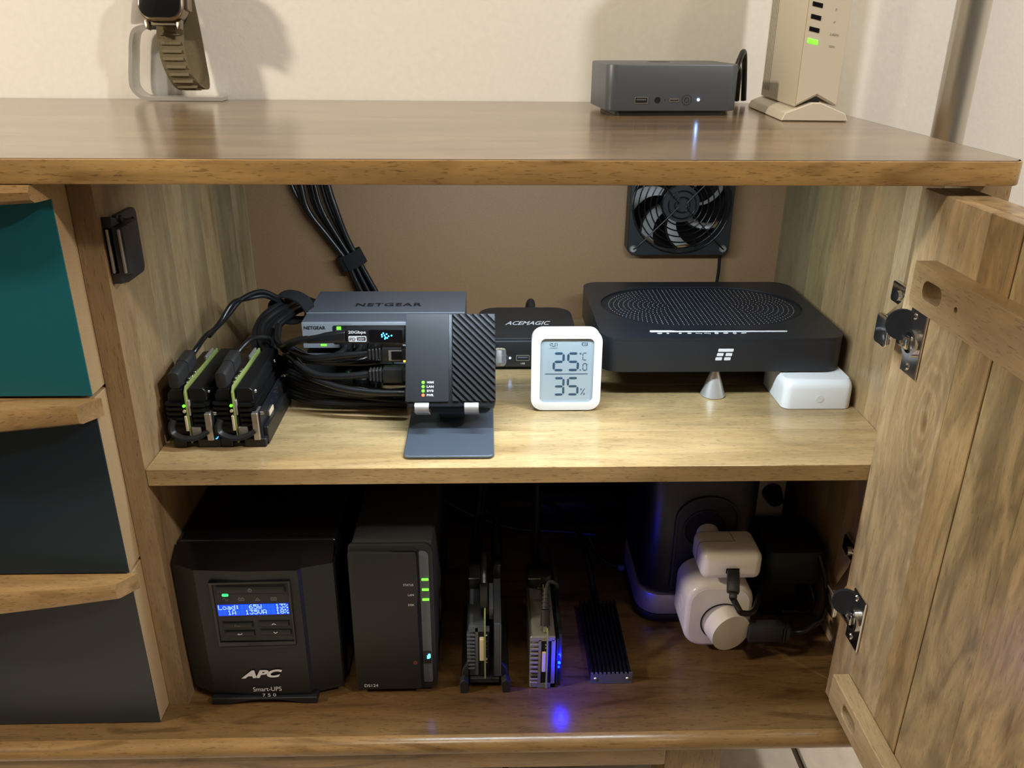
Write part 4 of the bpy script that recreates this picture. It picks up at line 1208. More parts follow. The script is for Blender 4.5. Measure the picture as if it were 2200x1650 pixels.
# two little board computers in black heatsink cases
def board_computer(label):
    t = thing('board_computer', label, 'computer', (0.0305, 0.040, 0))
    # left half of the case with side fins, right half with long fins
    m = MB()
    m.prism([(-0.0205, 0.010), (-0.0205, 0.0470), (-0.0175, 0.0520), (-0.0070, 0.0530), (-0.0070, 0.010)], 'xz', 0.004, 0.096, bev=0.0006, seg=1)
    for k in range(5):
        m.box(-0.0225, -0.0206, 0.002, 0.096, 0.0210+0.0045*k, 0.0232+0.0045*k)
        m.box(-0.0205, -0.0085, 0.0005, 0.0039, 0.0210+0.0045*k, 0.0232+0.0045*k)
    part('case_half', m, M['heatsink'], t)
    m = MB()
    m.prism([(-0.0010, 0.010), (-0.0010, 0.0545), (0.0105, 0.0545), (0.0130, 0.0520), (0.0130, 0.0430), (0.0110, 0.0425), (0.0110, 0.010)], 'xz', 0.002, 0.097, bev=0.0005, seg=1)
    for k in range(5):
        m.box(0.0111, 0.0142, 0.001, 0.097, 0.0200+0.0046*k, 0.0222+0.0046*k)
        m.box(0.0005, 0.0110, -0.0012, 0.0019, 0.0200+0.0046*k, 0.0222+0.0046*k)
    part('case_half', m, M['heatsink'], t)
    for (yy, zz) in ((0.010, 0.0482), (0.080, 0.0482)):
        m = MB(); m.cyl((0.0130, yy, zz), (0.0142, yy, zz), 0.0019, 0.0014, 14)
        part('screw', m, M['solder'], t)
    m = MB(); m.prism([(-0.0010, 0.004), (0.094, 0.004), (0.094, 0.0560), (0.0035, 0.0560), (-0.0010, 0.0515)], 'yz', -0.0046, -0.0030, bev=0.0002, seg=1)
    pcb = part('circuit_board', m, M['pcb_edge'], t)
    for (y0, y1, x0, x1, z0, z1, mm) in ((-0.0020, 0.010, -0.0068, -0.0047, 0.0160, 0.0300, 'cream_part'), (0.012, 0.016, -0.0063, -0.0047, 0.0530, 0.0560, 'solder'), (0.018, 0.024, -0.0066, -0.0047, 0.0530, 0.0570, 'solder'), (0.026, 0.032, -0.0063, -0.0047, 0.0530, 0.0560, 'solder'), (0.034, 0.042, -0.0068, -0.0047, 0.0530, 0.0565, 'solder'), (0.066, 0.088, -0.0066, -0.0047, 0.0520, 0.0585, 'clip'), (-0.0005, 0.012, -0.0029, -0.0012, 0.0300, 0.0440, 'alu'), (0.0, 0.012, -0.0029, -0.0012, 0.0170, 0.0280, 'black')):
        m = MB(); m.box(x0, x1, y0, y1, z0, z1, bev=0.0003, seg=1)
        part('board_component', m, M[mm], pcb)
    m = MB(); m.cyl((-0.0058, -0.0006, 0.0395), (-0.0058, -0.0018, 0.0395), 0.0012, n=12)
    part('status_light', m, M['green_led'], pcb, label='glowing green light')
    m = MB(); m.cyl((-0.0060, -0.0004, 0.0345), (-0.0060, -0.0016, 0.0345), 0.0014, n=14)
    part('board_component', m, M['cream_part'], pcb)
    # bracket at the base with a U-shaped clip in front
    m = MB()
    m.box(-0.0190, 0.0205, 0.0, 0.093, 0.0004, 0.0038, bev=0.0006, seg=1)
    m.box(-0.0190, -0.0085, -0.002, 0.010, 0.0004, 0.0085, bev=0.0008, seg=1)
    m.box(0.0015, 0.0205, -0.002, 0.010, 0.0004, 0.0085, bev=0.0008, seg=1)
    m.box(0.0175, 0.0215, 0.004, 0.093, 0.0004, 0.0170, bev=0.0006, seg=1)
    m.tube([(-0.0165, -0.0005, 0.0262), (-0.0185, -0.0025, 0.0205), (-0.0165, -0.0040, 0.0145), (-0.0060, -0.0062, 0.0112), (0.0050, -0.0052, 0.0125), (0.0120, -0.0025, 0.0165)], 0.0032, 8, flat=0.6)
    part('bracket', m, M['black'], t)
    # add-on board on the right side
    m = MB(); m.box(0.0162, 0.0176, -0.0005, 0.088, 0.0045, 0.0335, bev=0.0002, seg=1)
    hat = part('addon_board', m, M['pcb'], t)
    m = MB(); m.box(0.0106, 0.0160, -0.0035, 0.012, 0.0075, 0.0330, bev=0.0005, seg=1)
    part('usb_socket', m, M['steel'], hat)
    rs = random.Random(3)
    m = MB()
    for k in range(46):
        yy, zz = rs.uniform(0.010, 0.080), rs.uniform(0.007, 0.031)
        m.box(0.0177, 0.0181, yy, yy+rs.uniform(.0006, .0016), zz, zz+rs.uniform(.0006, .0014))
    part('solder_dots', m, M['solder'], hat, kind='stuff', ang=0)
    m = MB(); m.box(0.0177, 0.0184, 0.026, 0.040, 0.0120, 0.0215)
    part('board_component', m, M['cream_part'], hat)
    m = MB(); m.box(0.0177, 0.0192, 0.066, 0.084, 0.0080, 0.0300)
    part('board_component', m, M['black'], hat)
    for (yy, zz) in ((-0.001, 0.0312), (0.006, 0.0085), (0.085, 0.030)):
        m = MB(); m.cyl((0.0177, yy+.003, zz), (0.0200, yy+.003, zz), 0.0021, 0.0016, 14)
        part('screw', m, M['solder'], hat)
    m = MB(); m.box(-0.0021, 0.0055, -0.0022, 0.001, 0.0095, 0.0195, bev=0.0005)
    part('ribbon_cable', m, M['clip'], t)
    return t
b1 = board_computer('black finned board computer nearest the left wall of the cabinet')
m = MB(); m.box(0.0168, 0.0184, -0.0014, 0.0030, 0.0068, 0.0085)
hat1 = [c for c in b1.children if c.name.startswith('addon_board')][0]
b2_ = copy_tree(b1)
part('activity_light', m, M['cyan_led'], hat1, label='glowing blue light')
b2_.location = (0.0700, 0.0405, 0)
b2_['label'] = 'black finned board computer second from the left wall, its green board edge in view'
for o in (b1, b2_):
    o['group'] = 'finned board computers on the shelf'
ROOT[b2_.name] = Matrix.Translation((0.0700, 0.0405, 0))
for (bx, ty, lab) in ((0.0305, 0, 'black usb lead plugged into the left board computer'), (0.0700, 1, 'black usb lead plugged into the second board computer')):
    t = thing('usb_lead', lab, 'cable', (bx, 0.05, 0.05))
    m = MB()
    x0 = bx-0.0130
    Tm = Matrix.Translation((x0, 0.052, 0.0605)) @ Matrix.Rotation(R(4), 4, 'X')
    m.prism(rrect(-0.0048, 0.0048, -0.0075, 0.0080, 0.0035, 5), 'xz', -0.008, 0.016, bev=0.0012, T=Tm)
    m.prism(rrect(-0.0052, 0.0052, -0.0060, 0.0084, 0.0030, 5), 'xz', 0.0162, 0.038, bev=0.0010, T=Tm)
    part('plug', m, M['matte'], t, True)
    m = MB(); m.box(-0.0030, 0.0030, 0.000, 0.010, -0.0105, -0.0074, T=Tm)
    part('metal_tip', m, M['steel'], t, True)
    m = MB()
    if ty == 0:
        m.tube([(x0, 0.089, 0.0640), (x0+0.004, 0.098, 0.0700), (x0+0.006, 0.118, 0.0740), (0.0260, 0.140, 0.0735), (0.0330, 0.160, 0.0800), (0.0420, 0.178, 0.0900), (0.0560, 0.196, 0.0925), (0.0680, 0.206, 0.0840), (0.0730, 0.214, 0.0760)], 0.0024, 8)
        m.tube([(0.0230, 0.128, 0.0700), (0.0285, 0.150, 0.0770), (0.0370, 0.166, 0.0900), (0.0450, 0.186, 0.0880), (0.0580, 0.199, 0.0870), (0.0690, 0.209, 0.0790)], 0.0024, 8)
    else:
        m.tube([(x0, 0.089, 0.0640), (x0+0.004, 0.098, 0.0695), (x0+0.011, 0.112, 0.0735), (0.0745, 0.134, 0.0660), (0.0700, 0.158, 0.0560)], 0.0024, 8)
    part('sheath', m, M['cable'], t, True, ang=80)

# ------------------------------------------------------------------ things in the lower compartment
# uninterruptible power supply
up = thing('backup_power_supply', 'large black backup power unit with a glowing blue display, lower left compartment', 'power unit', (0.0735, 0.0, B))
hw = 0.0715
m = MB(); m.box(-hw, hw, 0.030, 0.355, 0.004, 0.1615, bev=0.004, seg=3)
part('housing', m, M['gloss'], up)
m = MB()
def uprof(z):
    return None
A0 = [(-hw, 0.0300), (-hw, 0.0120), (-0.0490, 0.0010), (-0.004, -0.0018), (0.0415, -0.0010), (0.0440, 0.0026), (hw-0.001, 0.0100), (hw-0.001, 0.0300)]
def ring_at(z, dy=0.0, sq=1.0):
    return [m.bm.verts.new((x_*sq, y_+(dy if i in (1, 2, 3, 4, 5, 6) else 0), z)) for i, (x_, y_) in enumerate(A0)]
zs = [(0.0060, 0.0035, 0.97), (0.012, 0.0012, 0.985), (0.060, 0.0, 1.0), (0.1500, 0.0, 1.0)]
rr = [ring_at(*z_) for z_ in zs]
for a_, b_ in zip(rr, rr[1:]):
    for i in range(8):
        j = (i+1) % 8
        m.bm.faces.new((a_[i], a_[j], b_[j], b_[i]))
m.bm.faces.new(rr[0][::-1]); m.bm.faces.new(rr[-1])
bmesh.ops.recalc_face_normals(m.bm, faces=m.bm.faces)
front = part('front_panel', m, M['ups_front'], up, ang=12)
# sloping glossy hood between the front panel and the housing
m = MB()
lo = [m.bm.verts.new((x_, y_, 0.1502)) for x_, y_ in A0[1:7]]
hi = [m.bm.verts.new((x_*0.985, 0.0290, 0.1612)) for x_, y_ in A0[1:7]]
lb_ = [m.bm.verts.new((A0[1][0], 0.0295, 0.1502)), m.bm.verts.new((A0[6][0], 0.0295, 0.1502))]
for i in range(5):
    m.bm.faces.new((lo[i], lo[i+1], hi[i+1], hi[i]))
m.bm.faces.new((lb_[0], lo[0], hi[0])); m.bm.faces.new((lo[5], lb_[1], hi[5]))
m.bm.faces.new([lb_[1], lb_[0]]+hi); m.bm.faces.new(lo[::-1]+[lb_[0], lb_[1]])
bmesh.ops.recalc_face_normals(m.bm, faces=m.bm.faces)
part('hood', m, M['gloss'], up, ang=12)
# base feet with an arch between them
m = MB()
arch = [(-0.0510, 0.0004), (-0.0340, 0.0004)]+[(-0.0340+0.068*i/10, 0.0004+0.0048*math.sin(PI*i/10)) for i in range(1, 10)]+[(0.0340, 0.0004), (0.0470, 0.0004), (0.0470, 0.0078), (-0.0510, 0.0078)]
m.prism(arch, 'xz', -0.0022, 0.026, bev=0.0008, seg=1, sharp=40)
m.box(-0.066, 0.066, 0.035, 0.34, 0.0003, 0.005)
part('base_foot', m, M['ups_front'], up)
# display bezel, slightly recessed look: frame proud of the panel
FY = -0.0020
def fx(px): return (px-545.5)/224*0.1
m = MB(); m.prism([(-0.0365, 0.1395), (0.0345, 0.1405), (0.0340, 0.0705), (-0.0360, 0.0690)], 'xz', -0.0032, 0.004, holes=[[(-0.0335, 0.1370), (-0.0335, 0.0745), (0.0322, 0.0750), (0.0322, 0.1380)]], bev=0.0004, seg=1)
bez = part('display_bezel', m, M['gloss'], up)
m = MB(); m.prism([(-0.0334, 0.0746), (0.0321, 0.0751), (0.0321, 0.1379), (-0.0334, 0.1369)], 'xz', -0.0020, 0.003)
part('control_panel', m, M['matte'], up)
m = MB(); m.box(-0.0300, 0.0290, -0.0032, -0.0021, 0.1280, 0.1345, bev=0.0006)
pbn = part('power_key', m, M['ups_front'], up)
m = MB(); m.box(-0.0305, 0.0295, -0.0022, -0.00205, 0.1346, 0.1362); m.box(0.0291, 0.0305, -0.0022, -0.00205, 0.1285, 0.1360)
part('key_gap', m, M['void'], up)
m = MB(); m.ring((-0.0010, -0.0033, 0.1312), (0, -1, 0), 0.0012, 0.0018, 0.0002, 18); m.box(-0.0012, -0.0008, -0.0035, -0.0033, 0.1310, 0.1333)
part('power_mark', m, M['greyink'], pbn)
m = MB(); m.prism(rrect(-0.0262, -0.0206, 0.1242, 0.1270, 0.0011, 4), 'xz', -0.0028, -0.0019, bev=0.0003, seg=1)
part('online_light', m, mat('emerald_led', (0.05, 1, 0.25), 0.4, emit=1.6, emit_col=(0.02, 1.0, 0.18)), up, label='lit green oval light')
m = MB(); m.tube([(-0.0260, -0.0022, 0.1206), (-0.0250, -0.0022, 0.1222), (-0.0237, -0.0022, 0.1213), (-0.0225, -0.0022, 0.1196), (-0.0212, -0.0022, 0.1212)], 0.0002, 5)
part('wave_mark', m, M['greyink'], up)
m = MB()
for xx in (-0.0100, 0.0185):
    m.prism(rrect(xx-0.0026, xx+0.0026, 0.1193, 0.1222, 0.0004, 2), 'xz', -0.0023, -0.0021, holes=[rrect(xx-0.0021, xx+0.0021, 0.1198, 0.1217, 0.0003, 2)])
    for s_ in (-1, 1):
        m.box(xx+s_*0.0015-0.0005, xx+s_*0.0015+0.0005, -0.0023, -0.0021, 0.1223, 0.1227)
    m.box(xx-0.0009, xx+0.0009, -0.0023, -0.0021, 0.1204, 0.1208)
m.prism([(0.0020, 0.1193), (0.0068, 0.1193), (0.0044, 0.1228)], 'xz', -0.0023, -0.0021, holes=[[(0.0029, 0.1198), (0.0044, 0.1219), (0.0059, 0.1198)]])
m.box(0.0042, 0.0046, -0.0023, -0.0021, 0.1200, 0.1211)
part('status_icon', m, M['greyink'], up)
m = MB(); m.prism([(-0.0318, 0.1030), (0.0310, 0.1045), (0.0308, 0.1160), (-0.0320, 0.1150)], 'xz', -0.0024, -0.0019)
lcd = part('display', m, M['lcd_blue'], up, label='blue backlit two-line display')
FONT = {'L': '10000 10000 10000 10000 10000 10000 11111', 'o': '00000 00000 01110 10001 10001 10001 01110', 'a': '00000 00000 01110 00001 01111 10001 01111', 'd': '00001 00001 01101 10011 10001 10001 01111', ':': '00000 01100 01100 00000 01100 01100 00000',
        '6': '00110 01000 10000 11110 10001 10001 01110', '5': '11111 10000 11110 00001 00001 10001 01110', 'W': '10001 10001 10001 10101 10101 10101 01010', '1': '00100 01100 00100 00100 00100 00100 01110', '3': '11111 00010 00100 00010 00001 10001 01110', '%': '11000 11001 00010 00100 01000 10011 00011',
        'A': '01110 10001 10001 10001 11111 10001 10001', 'V': '10001 10001 10001 10001 10001 01010 00100', '8': '01110 10001 10001 01110 10001 10001 01110'}
lines = ['Load:  65W   13%', '  1A  135VA  18%']
cw = 0.0620/16
mc, mt = MB(), MB()
for li, s_ in enumerate(lines):
    for ci, ch in enumerate(s_):
        x0 = -0.0313+cw*ci
        z0 = (0.1100 if li == 0 else 0.1043)+0.0011*ci/16
        if ch == ' ':
            mc.box(x0+0.0002, x0+cw-0.0004, -0.0026, -0.00245, z0-.0002, z0+0.0050)
            continue
        for ri, row in enumerate(FONT[ch].split()):
            for k, bit in enumerate(row):
                if bit == '1':
                    a = x0+0.0002+k*0.00068
                    z_ = z0+(6-ri)*0.00070
                    mt.box(a, a+0.00064, -0.0026, -0.00245, z_, z_+0.00066)
part('character_cell', mc, M['lcd_cell'], lcd, ang=0, kind='stuff')
part('dot_lettering', mt, M['lcd_text'], lcd, ang=0, kind='stuff')
for (xa, xb, za, tx) in ((-0.0290, -0.0032, 0.0905, 'Esc'), (0.0030, 0.0292, 0.0915, '^'), (-0.0285, -0.0025, 0.0810, '<'), (0.0035, 0.0300, 0.0820, 'v')):
    m = MB(); m.box(xa, xb, -0.0032, -0.0021, za, za+0.0052, bev=0.0005)
    kb = part('button', m, M['ups_front'], up)
    m = MB(); m.box(xa-0.0008, xb+0.0008, -0.0022, -0.00205, za+0.0053, za+0.0064); m.box(xb+0.0001, xb+0.0010, -0.0022, -0.00205, za, za+0.0062)
    part('key_gap', m, M['void'], up)
    xm = (xa+xb)/2
    if tx == 'Esc':
        text('Esc', (xm-0.0026, -0.00325, za+0.0014), (0.0052, 0, 0), (0, 0, 0.0022), M['greyink'], kb)
    else:
        m = MB()
        s_ = 1 if tx == '^' else -1
        if tx == '<':
            m.tube([(xm+0.0020, -0.0033, za+0.0036), (xm+0.0020, -0.0033, za+0.0022), (xm-0.0010, -0.0033, za+0.0022)], 0.0003, 5, smooth=False)
            m.prism([(xm-0.0020, za+0.0022), (xm-0.0005, za+0.0012), (xm-0.0005, za+0.0032)], 'xz', -0.0034, -0.0032)
        else:
            m.tube([(xm-0.0017, -0.0033, za+0.0026-s_*0.0007), (xm, -0.0033, za+0.0026+s_*0.0007), (xm+0.0017, -0.0033, za+0.0026-s_*0.0007)], 0.0003, 5, smooth=False)
        part('key_mark', m, M['whiteink'], kb)
m = MB(); m.prism([(-0.0360, 0.0685), (0.0340, 0.0700)]+[(0.0340-0.070*i/10, 0.0700-0.0015*i/10-0.0045*math.sin(PI*i/10)) for i in range(1, 10)], 'xz', -0.0028, 0.003, bev=0.0003, seg=1)
part('chin', m, M['nas'], up)
text('APC', (-0.0205, -0.0022, 0.0315), (0.0385, 0, 0.0012), (0, 0, 0.0092), M['whiteink'], up, shear=0.35, bold=0.05)
text('Smart-UPS', (-0.0110, -0.0022, 0.0160), (0.0262, 0, 0.0005), (0, 0, 0.0050), M['whiteink'], up)
text('7 5 0', (-0.0030, -0.0024, 0.0098), (0.0125, 0, 0.0002), (0, 0, 0.0036), M['whiteink'], up)

# network storage box
na = thing('network_storage', 'slim upright graphite storage box with three green lights and one blue', 'storage box', (0.1950, 0.011, B))
m = MB(); m.box(-0.0355, 0.0375, 0.007, 0.223, 0.004, 0.1655, bev=0.004, seg=2)
part('housing', m, M['matte'], na)
m = MB(); m.prism(rrect(-0.0375, 0.0375, 0.0030, 0.1665, (0.009, 0.004, 0.004, 0.006), 6), 'xz', 0.0015, 0.0068, bev=0.0014, sharp=40)
part('front_frame', m, M['nas'], na)
m = MB(); m.prism([(-0.0385, 0.0060), (-0.0375, 0.1600), (-0.0350, 0.1612), (0.0215, 0.1600), (0.0232, 0.1580), (0.0232, 0.1180), (0.0222, 0.104), (0.0225, 0.0060)], 'xz', -0.0026, 0.0016, bev=0.0018, seg=2, sharp=20)
part('front_cover', m, M['nas'], na)
m = MB(); m.prism([(0.0234, 0.1600), (0.0250, 0.1600), (0.0250, 0.006), (0.0224, 0.006), (0.0224, 0.104), (0.0234, 0.118)], 'xz', 0.0005, 0.0014)
part('cover_gap', m, M['void'], na)
m = MB(); m.prism(rrect(0.0252, 0.0335, 0.012, 0.1600, (0.005, 0.001, 0.001, 0.002), 5), 'xz', 0.0003, 0.0014)
part('light_column', m, M['pc_grey'], na)
m = MB(); m.box(0.0010, 0.0225, -0.0005, 0.0012, 0.1612, 0.1625)
part('cover_gap', m, M['void'], na)
for zz, tx, tw in ((0.1290, 'STATUS', 0.0090), (0.1180, 'LAN', 0.0052), (0.1070, 'DISK', 0.0055)):
    m = MB(); m.box(0.0268, 0.0328, -0.0004, 0.0004, zz, zz+0.0022, bev=0.0002, seg=1)
    part('indicator', m, M['green_led'], na, label='lit green bar')
    text(tx, (0.0195-tw, -0.0028, zz-0.0035), (tw, 0, 0), (0, 0, 0.0024), M['whiteink'], na)
m = MB(); m.box(0.0258, 0.0328, -0.0012, 0.0004, 0.0355, 0.0490, bev=0.0006)
nb = part('power_button', m, M['ups_front'], na)
m = MB(); m.box(0.0290, 0.0312, -0.0017, -0.0011, 0.0415, 0.0450); m.box(0.0301, 0.0322, -0.0017, -0.0011, 0.0425, 0.0468)
part('power_light', m, M['cyan_led'], nb, label='glowing blue light')
m = MB(); m.ring((0.0180, -0.0026, 0.0378), (0, -1, 0), 0.0013, 0.0017, 0.0003, 18); m.box(0.0178, 0.0182, -0.0029, -0.0026, 0.0378, 0.0400)
part('power_mark', m, M['redink'], na)
text('DS124', (-0.0310, -0.0030, 0.0098), (0.0128, 0, 0.0002), (0, 0, 0.0034), M['whiteink'], na)
m = MB()
for sx in (-.028, .028):
    for sy in (.02, .2):
        m.cyl((sx, sy, 0.0002), (sx, sy, 0.0042), 0.006, n=14)
part('rubber_foot', m, M['black'], na)

# board computer on a black rack stand
bs = thing('board_computer', 'dark slotted board computer standing on a black bracket beside the storage box', 'computer', (0.2780, 0.014, B))
m = MB()
m.box(-0.0155, 0.0155, 0.006, 0.100, 0.0060, 0.0090, bev=0.0006, seg=1)
m.box(-0.0145, 0.0140, 0.001, 0.0055, 0.0060, 0.0120, bev=0.0006, seg=1)
for s_ in (-1, 1):
    m.prism([(s_*0.0155, 0.0300), (s_*0.0215, 0.0215), (s_*0.0235, 0.0004), (s_*0.0175, 0.0004), (s_*0.0155, 0.009)], 'xz', 0.002, 0.100, bev=0.0006, seg=1)
    m.prism([(s_*0.0155, 0.0125), (s_*0.0200, 0.0165), (s_*0.0240, 0.0125), (s_*0.0238, 0.0004), (s_*0.0165, 0.0004)], 'xz', -0.006, 0.0019, bev=0.0006, seg=1)
part('rack_stand', m, M['matte'], bs)
m = MB(); m.box(-0.0150, 0.0005, 0.004, 0.092, 0.0125, 0.0715, bev=0.0008, seg=1)
for k in range(10):
    m.box(-0.0168, -0.0090, 0.0022, 0.090, 0.0215+0.0044*k, 0.0237+0.0044*k, bev=0.0003, seg=1)
m.box(-0.0088, -0.0062, 0.0022, 0.005, 0.0150, 0.0710)
m.box(-0.0150, 0.0045, 0.0022, 0.005, 0.0665, 0.0712)
cs1 = part('case', m, M['pc_grey'], bs)
m = MB(); m.box(-0.0055, 0.0040, 0.0030, 0.0039, 0.0150, 0.0655)
part('front_slot', m, M['void'], cs1)
m = MB(); m.box(-0.0004, 0.0010, -0.0015, 0.090, 0.0135, 0.0850, bev=0.0002, seg=1)
pb1 = part('circuit_board', m, M['pcb_edge'], bs)
m = MB(); m.box(-0.0048, -0.0006, -0.0010, 0.010, 0.0345, 0.0600, bev=0.0005, seg=1)
part('board_component', m, M['cream_part'], pb1)
rs = random.Random(9)
for k in range(7):
    zz = rs.uniform(0.030, 0.068)
    m = MB(); m.box(0.0011, 0.0024, -0.0008, 0.004, zz, zz+rs.uniform(.001, .003))
    part('board_component', m, M['solder'] if k % 2 else M['black'], pb1)
m = MB(); m.box(0.0085, 0.0150, 0.002, 0.092, 0.0125, 0.0760, bev=0.0008, seg=1); m.box(0.0145, 0.0156, 0.0005, 0.092, 0.0150, 0.0745)
part('drive', m, M['pc_grey'], bs, label='grey slab drive on the right')
m = MB(); m.box(0.0042, 0.0082, 0.020, 0.060, 0.0660, 0.0790, bev=0.0004)
part('drive_adapter', m, M['grey_metal'], bs)
m = MB(); m.box(-0.0155, -0.0015, 0.060, 0.098, 0.0722, 0.0860, bev=0.0006); m.box(-0.0155, -0.0020, 0.0592, 0.0600, 0.0845, 0.0862)
part('port_stack', m, M['black'], bs)
m = MB(); m.box(-0.0158, -0.0015, 0.0585, 0.0591, 0.0848, 0.0860)
part('port_rim', m, M['solder'], bs)
m = MB(); m.prism(rrect(-0.0048, 0.0030, 0.0130, 0.026, 0.002), 'xy', 0.0852, 0.1080, bev=0.0012)
m.tube([(-0.0009, 0.0195, 0.1085), (-0.0010, 0.030, 0.116), (-0.001, 0.055, 0.110), (-0.003, 0.11, 0.100), (-0.006, 0.17, 0.10), (0.004, 0.24, 0.12)], 0.0030, 8)
m.box(-0.0035, 0.0005, 0.0165, 0.022, 0.0832, 0.0851)
part('power_plug', m, M['black'], bs)
m = MB(); m.cyl((0.0125, 0.085, 0.085), (0.0125, 0.125, 0.098), 0.0058, n=14, bev=0.001)
m.box(0.0088, 0.0160, 0.070, 0.085, 0.0765, 0.0930, bev=0.001)
m.tube([(0.0125, 0.125, 0.098), (0.0125, 0.155, 0.106), (0.009, 0.175, 0.103), (0.000, 0.182, 0.085), (-0.009, 0.15, 0.079), (-0.0105, 0.11, 0.078)], 0.0038, 8)
part('cable', m, M['cable'], bs, ang=60)
m = MB()
m.tube([(-0.013, 0.099, 0.080), (-0.011, 0.13, 0.084), (-0.006, 0.165, 0.11), (-0.002, 0.20, 0.145), (0.0, 0.225, 0.180), (0.012, 0.245, 0.225)], 0.0040, 8)
m.tube([(-0.008, 0.099, 0.078), (-0.007, 0.13, 0.082), (-0.003, 0.165, 0.105), (0.0015, 0.20, 0.140), (0.004, 0.23, 0.170), (0.016, 0.25, 0.210)], 0.0036, 8)
part('cable', m, M['cable'], bs, ang=60)

# silver-cased board computer
bc = thing('board_computer', 'silver slotted board computer standing on the bottom board with a blue light', 'computer', (0.3335, 0.013, B))
m = MB(); m.box(-0.0110, 0.0112, 0.0022, 0.090, 0.0004, 0.0620, bev=0.0018, seg=2)
for k in range(8):
    zz = 0.0100+0.0054*k if k > 0 else 0.0060
    m.box(-0.0126, -0.0045, 0.0004, 0.088, zz+.003, zz+0.0058, bev=0.0005, seg=1)
m.box(-0.0126, -0.0040, 0.0003, 0.088, 0.0006, 0.0080, bev=0.001, seg=1)
m.box(-0.0126, 0.0112, 0.0003, 0.003, 0.0560, 0.0622, bev=0.001, seg=1)
m.box(-0.0048, -0.0022, 0.0003, 0.003, 0.006, 0.058); m.box(0.0075, 0.0112, 0.0003, 0.003, 0.001, 0.058); m.box(-0.0048, 0.0112, 0.0003, 0.003, 0.0006, 0.0058)
cs2 = part('case', m, M['silver_case'], bc)
m = MB(); m.box(-0.0021, 0.0074, 0.0012, 0.0021, 0.0060, 0.0555)
part('front_slot', m, M['void'], cs2)
m = MB()
for k in range(8):
    m.box(-0.0112, -0.0046, 0.0014, 0.0021, 0.0062+0.0054*k, 0.0082+0.0054*k)
part('side_slot', m, M['void'], cs2)
m = MB(); m.box(0.0028, 0.0042, -0.0010, 0.088, 0.0008, 0.0680, bev=0.0002, seg=1)
pb2 = part('circuit_board', m, M['pcb_edge'], bc)
m = MB(); m.box(-0.0013, 0.0026, -0.0006, 0.010, 0.0205, 0.0440, bev=0.0005, seg=1)
part('board_component', m, M['cream_part'], pb2)
for k in range(5):
    m = MB(); m.box(0.0014, 0.0027, -0.0003, 0.004, 0.0470+0.0018*k, 0.0482+0.0018*k)
    part('board_component', m, M['solder'] if k % 2 else M['black'], pb2)
m = MB(); m.box(0.0125, 0.0140, 0.0, 0.10, 0.004, 0.0600); m.box(0.0142, 0.0175, 0.002, 0.105, 0.006, 0.0640, bev=0.0006)
part('addon_board', m, M['pcb'], bc)
for (yy, zz, rr_) in ((-0.0005, 0.0325, 0.0014), (0.001, 0.0410, 0.0006), (0.002, 0.0250, 0.0009)):
    m = MB(); m.cyl((0.0150, yy, zz), (0.0150, yy-0.0012, zz), rr_, n=10)
    part('status_light', m, M['blue_led'], bc, label='glowing deep blue light')
m = MB(); m.prism(rrect(-0.0135, 0.0125, 0.072, 0.100, 0.007), 'xy', 0.0625, 0.0770, bev=0.003)
part('port_stack', m, M['black'], bc)
m = MB(); m.box(-0.0118, 0.0010, 0.0705, 0.0715, 0.0755, 0.0768); m.box(-0.0025, 0.0035, 0.0705, 0.0715, 0.0645, 0.0652)
part('port_rim', m, M['solder'], bc)
m = MB(); m.cyl((0.0015, 0.0080, 0.0690), (0.0018, 0.0150, 0.0820), 0.0045, 0.0042, 18, bev=0.0006)
m.cyl((0.0018, 0.0150, 0.0822), (0.0030, 0.0270, 0.0960), 0.0036, 0.0026, 16)
for k in range(5):
    p_ = V((0.0019, 0.0165, 0.0840)).lerp(V((0.0030, 0.0265, 0.0950)), k/4)
    m.cyl(p_, p_+V((0.0001, 0.0011, 0.0013)), 0.0044-0.0003*k, n=16)
m.tube([(0.0030, 0.0270, 0.0960), (0.0060, 0.0330, 0.1000), (0.0125, 0.0340, 0.0980), (0.0150, 0.0420, 0.088), (0.0150, 0.075, 0.080), (0.012, 0.13, 0.075)], 0.0018, 8)
part('jack_plug', m, M['matte'], bc, ang=50)
m = MB(); m.cyl((0.0015, 0.0060, 0.0635), (0.0015, 0.0078, 0.0688), 0.0018, n=12)
part('jack_tip', m, M['solder'], bc)
m = MB(); m.tube([(-0.002, 0.100, 0.070), (-0.001, 0.135, 0.078), (0.002, 0.17, 0.110), (0.002, 0.20, 0.150), (0.0, 0.235, 0.205)], 0.0048, 8)
part('cable', m, M['cable'], bc, ang=60)

# finned drive enclosure
se = thing('drive_enclosure', 'flat black finned aluminium drive enclosure lying on the bottom board, glossy blue glints', 'drive', (0.4005, 0.0180, B))
m = MB(); m.box(-0.0200, 0.0200, 0.0012, 0.112, 0.0004, 0.0090, bev=0.0006, seg=1)
for k in range(10):
    x0 = -0.0200+0.0041*k
    m.box(x0, x0+0.0022, 0.0014, 0.112, 0.0088, 0.0132, bev=0.0003, seg=1)
part('finned_body', m, M['heatsink'], se)
pts_ = [(-0.0202, 0.0004), (0.0202, 0.0004), (0.0202, 0.0136)]
for k in range(9, -1, -1):
    x0 = -0.0200+0.0041*k
    pts_ += [(x0+0.0022, 0.0132), (x0, 0.0132)]
    if k: pts_ += [(x0-0.0003, 0.0112), (x0-0.0016, 0.0112)]
pts_ += [(-0.0202, 0.0132)]
m = MB(); m.prism(pts_, 'xz', 0.0, 0.0011)
part('end_plate', m, M['grey_metal'], se)
for xx in (-0.0155, 0.0155):
    m = MB(); m.cyl((xx, 0.0, 0.0062), (xx, -0.0008, 0.0062), 0.0017, 0.0012, 14)
    part('screw', m, M['solder'], se)
